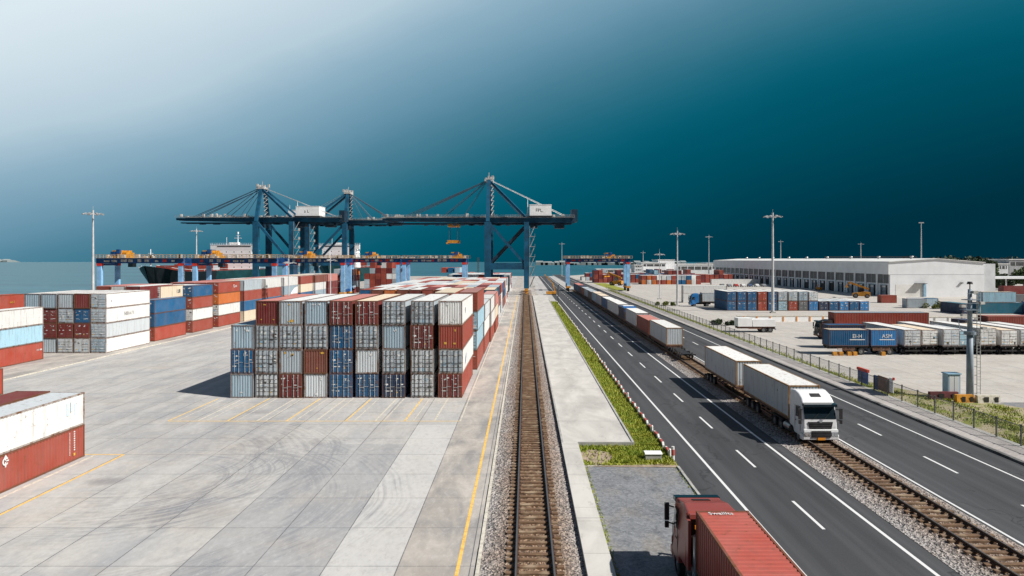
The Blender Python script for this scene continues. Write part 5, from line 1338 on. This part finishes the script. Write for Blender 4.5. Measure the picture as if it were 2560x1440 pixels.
cont(50.4, 104.5, 1.3, 'navy', 'navy container lying sideways just behind the blue trailer pair', 5.8, 2.4, 2.4, 'mid', False, 'blue', 90)
o = cont(62.0, 116, 2.0, 'rust red', 'long ribbed red container on a trailer behind the white row', 16.4, 2.5, 2.7, 'mid', False, 'blue-grey', 90)
st = thing('container_chassis', 'chassis under the long ribbed red container', 'trailer', (62, 116, 0), -90); chassis_trailer(st, -8.2, 8.2, 1.15, 1.99, 3, 'black', False)
t = thing('semi_truck', 'dark cab truck at the left end of the long red container', 'truck', (51.3, 116, 0), -90); cab(t, 2.4, (.03,.012,.012), 2.3, 3.4)
for s in (-1, 1): wheel(t, s*1.0, 1.0)
cont(84.5, 110, 1.9, 'rust red', 'ribbed red container behind the camera mast cut by the right edge', 16.5, 2.5, 2.7, 'mid', False, 'pink', 90)
st = thing('container_chassis', 'chassis under the ribbed red container at the right edge', 'trailer', (84.5, 110, 0), -90); chassis_trailer(st, -8.2, 8.2, 1.15, 1.89, 3, 'black', False)
cont(74.6, 111.8, .9, 'navy', 'navy container end between the camera mast and the right hand red container', 4, 2.4, 2.9, 'mid', True, 'navy')
cont(121.5, 170, 0, 'teal', 'teal container lying sideways at right behind the camera mast', 11.5, 2.4, 2.9, 'mid', False, 'light blue', 90)
cont(121.3, 170, 2.92, 'light blue', 'light blue container stacked on the teal one', 8.6, 2.4, 2.7, 'mid', False, 'cream', 90)
cont(129, 167, 0, 'bright blue', 'bright blue container end beside the teal one', 6, 2.4, 3.2, 'mid', True, 'white')
cont(112.2, 172, 0, 'navy', 'dark blue container left of the teal one behind the mast top', 9, 2.4, 2.7, 'mid', True, 'teal')
cont(161, 215, 2.7, 'maroon', 'maroon container raised at the right edge under the canopy', 12, 2.4, 2.6, 'lo', False, 'maroon', 90)
cont(161, 215, 0, 'dark grey', 'dark container under the raised maroon one', 12, 2.4, 2.6, 'lo', False, 'grey', 90)
cont(116.2, 212, 0, 'rust red', 'small red container in front of the warehouse gable', 5, 2.4, 2.5, 'mid', False, 'pink', 90)
cont(112.0, 190, 0, 'grey', 'scuffed silver grey container before the gable beside the shrub', 5.6, 2.4, 2.7, 'mid', False, 'white', 90)
cont(118.5, 197, 0, 'blue-grey', 'blue-grey container behind the shrub by the gable', 8, 2.4, 2.4, 'lo', False, 'blue', 90)
# machines
def reach_stacker(x, y, rz, label, s=1.):
    t = thing('reach_stacker', label, 'forklift', (x, y, 0), rz); t.scale = (s, s, s)
    m_ = MB(); m_.prism([(-3,.6),(-3,2.1),(-1,2.3),(2.6,1.7),(2.8,.6)], -1.3, 1.3); m_.build('body', M['yellow'], t)
    m_ = MB(); m_.prism([(-.9,2.31),(-.7,3.6),(.5,3.6),(.9,2.05)], -.6, .6); m_.build('cabin', M['glass'], t)
    m_ = MB(); m_.bar((0,-2.6,3.2),(0,3.8,5.6),.7); m_.bar((0,3.8,5.6),(0,4.6,4.2),.4); m_.box(-3,3,4.3,4.8,3.7,4.2); m_.build('boom', M['yellow'], t)
    for sx in (-1, 1):
        wheel(t, sx*1.2, -2., .75, 1.5); wheel(t, sx*1.2, 1.8, .85, 1.7)
reach_stacker(121.5, 239, 70, 'yellow reach stacker with lowered boom by the warehouse corner')
reach_stacker(48.5, 352, 60, 'yellow machine parked under the right gantry crane', 1.2)
t = thing('forklift', 'orange forklift before the loading docks', 'forklift', (131, 295, 0), 30)
m_ = MB(); m_.box(-.7,.7,-1.4,.8,.4,1.5); m_.build('body', M['plate'], t)
m_ = MB(); m_.box(-.6,-.4,.85,1.0,.1,3.6); m_.box(.4,.6,.85,1.0,.1,3.6); m_.build('lift_mast', M['black'], t)
m_ = MB(); m_.bar((-.6,.6,1.5),(-.6,.4,2.5),.08); m_.bar((.6,.6,1.5),(.6,.4,2.5),.08); m_.box(-.7,.7,-.9,.5,2.5,2.6); m_.build('roll_cage', M['plate'], t)
for sx in (-1, 1): wheel(t, sx*.7, .4, .35, .7); wheel(t, sx*.7, -1., .35, .7)
ct = None
for i, x in enumerate((100, 103.5, 107, 110.5, 114, 117.5, 121)):
    lab = f"parked car, {ORD[i+1]} from left in the row before the warehouse docks"
    if ct is None:
        ct = thing('parked_car', lab, 'car', (x, 335, 0), 0, 'cars before the warehouse')
        m_ = MB(); m_.prism([(-2.1,.35),(-2.1,.8),(-1.2,.92),(-.5,1.45),(1.2,1.45),(1.9,.95),(2.15,.85),(2.15,.35)], -.85, .85); m_.build('body', M['tint'], ct, color=(.09,.1,.11))
        m_ = MB(); m_.prism([(-1.1,.95),(-.48,1.4),(1.15,1.4),(1.75,.97)], -.87, .87); m_.build('glass', M['glass'], ct)
        for sx in (-1, 1):
            for yy in (-1.35, 1.35): wheel(ct, sx*.78, yy, .33, .66)
    else:
        r_ = dup(ct, (x, 335, 0), None, lab)
        for ch in r_.children:
            if ch.name.startswith('body'): ch.color = (*rnd.choice(((.6,.6,.6),(.05,.05,.06),(.2,.21,.23),(.35,.03,.03),(.04,.07,.15))), 1)
# containers on the ships' decks
for i, (px, z, c) in enumerate(((-187,0,'maroon'),(-184.3,0,'grey'),(-181.6,0,'light blue'),(-178.9,0,'orange'),(-176.2,0,'rust red'),(-173.5,0,'grey'),(-184.3,1,'rust red'),(-181.6,1,'maroon'),(-178.9,1,'grey'))):
    cont(px, 366, 8.0+2.5*z, c, f"{c} container stowed on the black ship deck, {'upper' if z else 'lower'} layer, {ORD[i+1] if not z else ORD[i-4]} from the far rail", 12, 2.5, 2.5, 'lo', False, None, 0, 'deck containers')
# everything of the container field too far off to single out
smats = [simple('far_'+k.replace(' ', '_')+'_container', CC[k], .6, .25, .2) for k in ('rust red','maroon','blue','white','grey','pink','orange','light blue')]
m_ = MB()
def far(x, y, z, w, l, h, c, rc):
    m_.box(x-w/2, x+w/2, y-l/2, y+l/2, z+.02, z+h-.06, c); m_.box(x-w/2-.01, x+w/2+.01, y-l/2-.01, y+l/2+.01, z+h-.059, z+h-.01, rc)
for i in range(30):
    for z in range(rnd.choice((2,2,3))): far(42+2.75*i, 391+6, 2.5*z, 2.4, 12, 2.5, rnd.choice((0,0,1,0,1,2,0,0,7)) if i > 8 else rnd.choice((1,1,0)), rnd.choice((3,5,2)))
for i in range(28):
    for z in range(rnd.choice((1,2,2,3))): far(38+2.75*i, 436, 2.5*z, 2.4, 12, 2.5, rnd.choice((0,1,2,0,3,4,1)), rnd.choice((3,5,7)))
for i in range(12):
    for z in range(2): far(66+2.75*i, 372, 2.5*z, 2.4, 12, 2.5, rnd.choice((2,0,0,4,3,6)), 3)
for i in range(7):
    for z in range((3,5,4,5,5,4,4)[i]): far(-72+2.55*i, 306, 2.5*z, 2.4, 12, 2.5, rnd.choice((0,0,0,1,0,3,4)), rnd.choice((0,5)))
for i in range(5):
    for z in range(4 if i > 1 else 3): far(-82+2.6*i, 275, 2.5*z, 2.4, 12, 2.5, rnd.choice((0,1,6,4,7,2)), 3)
for r_ in range(3):
    for i in range(10):
        for z in range(3): far(-7.9-2.72*i, 292+14.2*r_, 2.45*z, 2.45, 13, 2.45, rnd.choice((0,1,2,3,4)), rnd.choice((3,3,5,0,3)))
for i in range(5): far(-40+5.5*i*.6, 330, 7.35-2.45*(i > 2), 2.45, 12, 2.6, (0,2,7,2,6)[i], 5)
struct(m_.build('distant_containers', smats), 'stuff')
# ------------------------------------------------------------------ sky, sun, camera
S = Vector((.97, -.40, 1.0)).normalized()
w = bpy.data.worlds.new('World'); SC.world = w; t = NT(w)
d = t.n('ShaderNodeTexCoord').outputs['Generated']
sx = t.n('ShaderNodeSeparateXYZ', {0: d})
cl = t.noise(t.scale(d, (2.2, 2.2, 5.)), 1.6, 5., .55)
u = t.math('ADD', t.math('MULTIPLY', sx.outputs[0], .95), .52)
v = t.math('MAXIMUM', t.math('SUBTRACT', 1., t.math('DIVIDE', sx.outputs[2], t.math('MULTIPLY', t.math('SUBTRACT', 1., t.math('MULTIPLY', t.math('MULTIPLY', sx.outputs[0], sx.outputs[0]), .55)), .366))), -.05)
side = t.math('MULTIPLY', t.math('MAXIMUM', t.math('SUBTRACT', -.66, sx.outputs[0]), 0.), 3.)
back = t.math('MULTIPLY', t.math('MAXIMUM', t.math('SUBTRACT', .62, sx.outputs[1]), 0.), 1.1)
s_ = t.math('ADD', t.math('ADD', t.math('ADD', u, t.math('ADD', side, back)), t.math('MULTIPLY', v, .85)), t.math('MULTIPLY', t.math('SUBTRACT', cl, .5), .09))
rp = t.n('ShaderNodeValToRGB', {0: t.math('DIVIDE', s_, 1.8)})
def lin(c): return tuple((x/255/12.92) if x/255 <= .04045 else ((x/255+.055)/1.055)**2.4 for x in c)+(1,)
stops = [(-.05,(226,238,245)),(.36,(176,201,215)),(.5,(143,177,197)),(.7,(94,142,166)),(.86,(62,120,142)),(1.02,(14,101,123)),(1.18,(0,85,105)),(1.40,(0,71,89)),(1.66,(0,48,64))]
cr = rp.color_ramp; cr.interpolation = 'B_SPLINE'
while len(cr.elements) < len(stops): cr.elements.new(.5)
for e, (p, c) in zip(cr.elements, stops): e.position = max(0, p/1.8); e.color = lin(c)
storm = t.n('ShaderNodeBackground', {0: rp.outputs[0], 1: .86})
sky = t.n('ShaderNodeTexSky', sky_type='NISHITA', sun_disc=False); sky.sun_elevation = math.asin(S.z); sky.sun_rotation = math.atan2(S.x, S.y)
nb = t.n('ShaderNodeBackground', {0: sky.outputs[0], 1: .05})
mx = t.n('ShaderNodeMixShader', {0: t.ramp(sx.outputs[2], .39, .5), 1: storm.outputs[0], 2: nb.outputs[0]})
wo = t.n('ShaderNodeOutputWorld'); t.t.links.new(mx.outputs[0], wo.inputs[0])
sl = bpy.data.lights.new('sun', 'SUN'); sl.energy = 5.0; sl.angle = R(.5); sl.color = (1., .965, .91)
so = bpy.data.objects.new('sun', sl); COL.objects.link(so); so.rotation_euler = S.to_track_quat('Z', 'Y').to_euler()
cd = bpy.data.cameras.new('camera'); co = bpy.data.objects.new('camera', cd); COL.objects.link(co)
co.location = (0, 0, 14); co.rotation_euler = (R(90), 0, 0); cd.sensor_width = 36; cd.lens = 36*1650/2560
cd.shift_x = -33/2560; cd.shift_y = -72/2560; cd.clip_start = .5; cd.clip_end = 9000
SC.camera = co
SC.view_settings.view_transform = 'Standard'; SC.view_settings.look = 'None'; SC.view_settings.exposure = .22; SC.view_settings.gamma = 1
SC.cycles.use_adaptive_sampling = True; SC.cycles.max_bounces = 5; SC.cycles.transparent_max_bounces = 12
try: SC.cycles.use_denoising = True
except Exception: pass
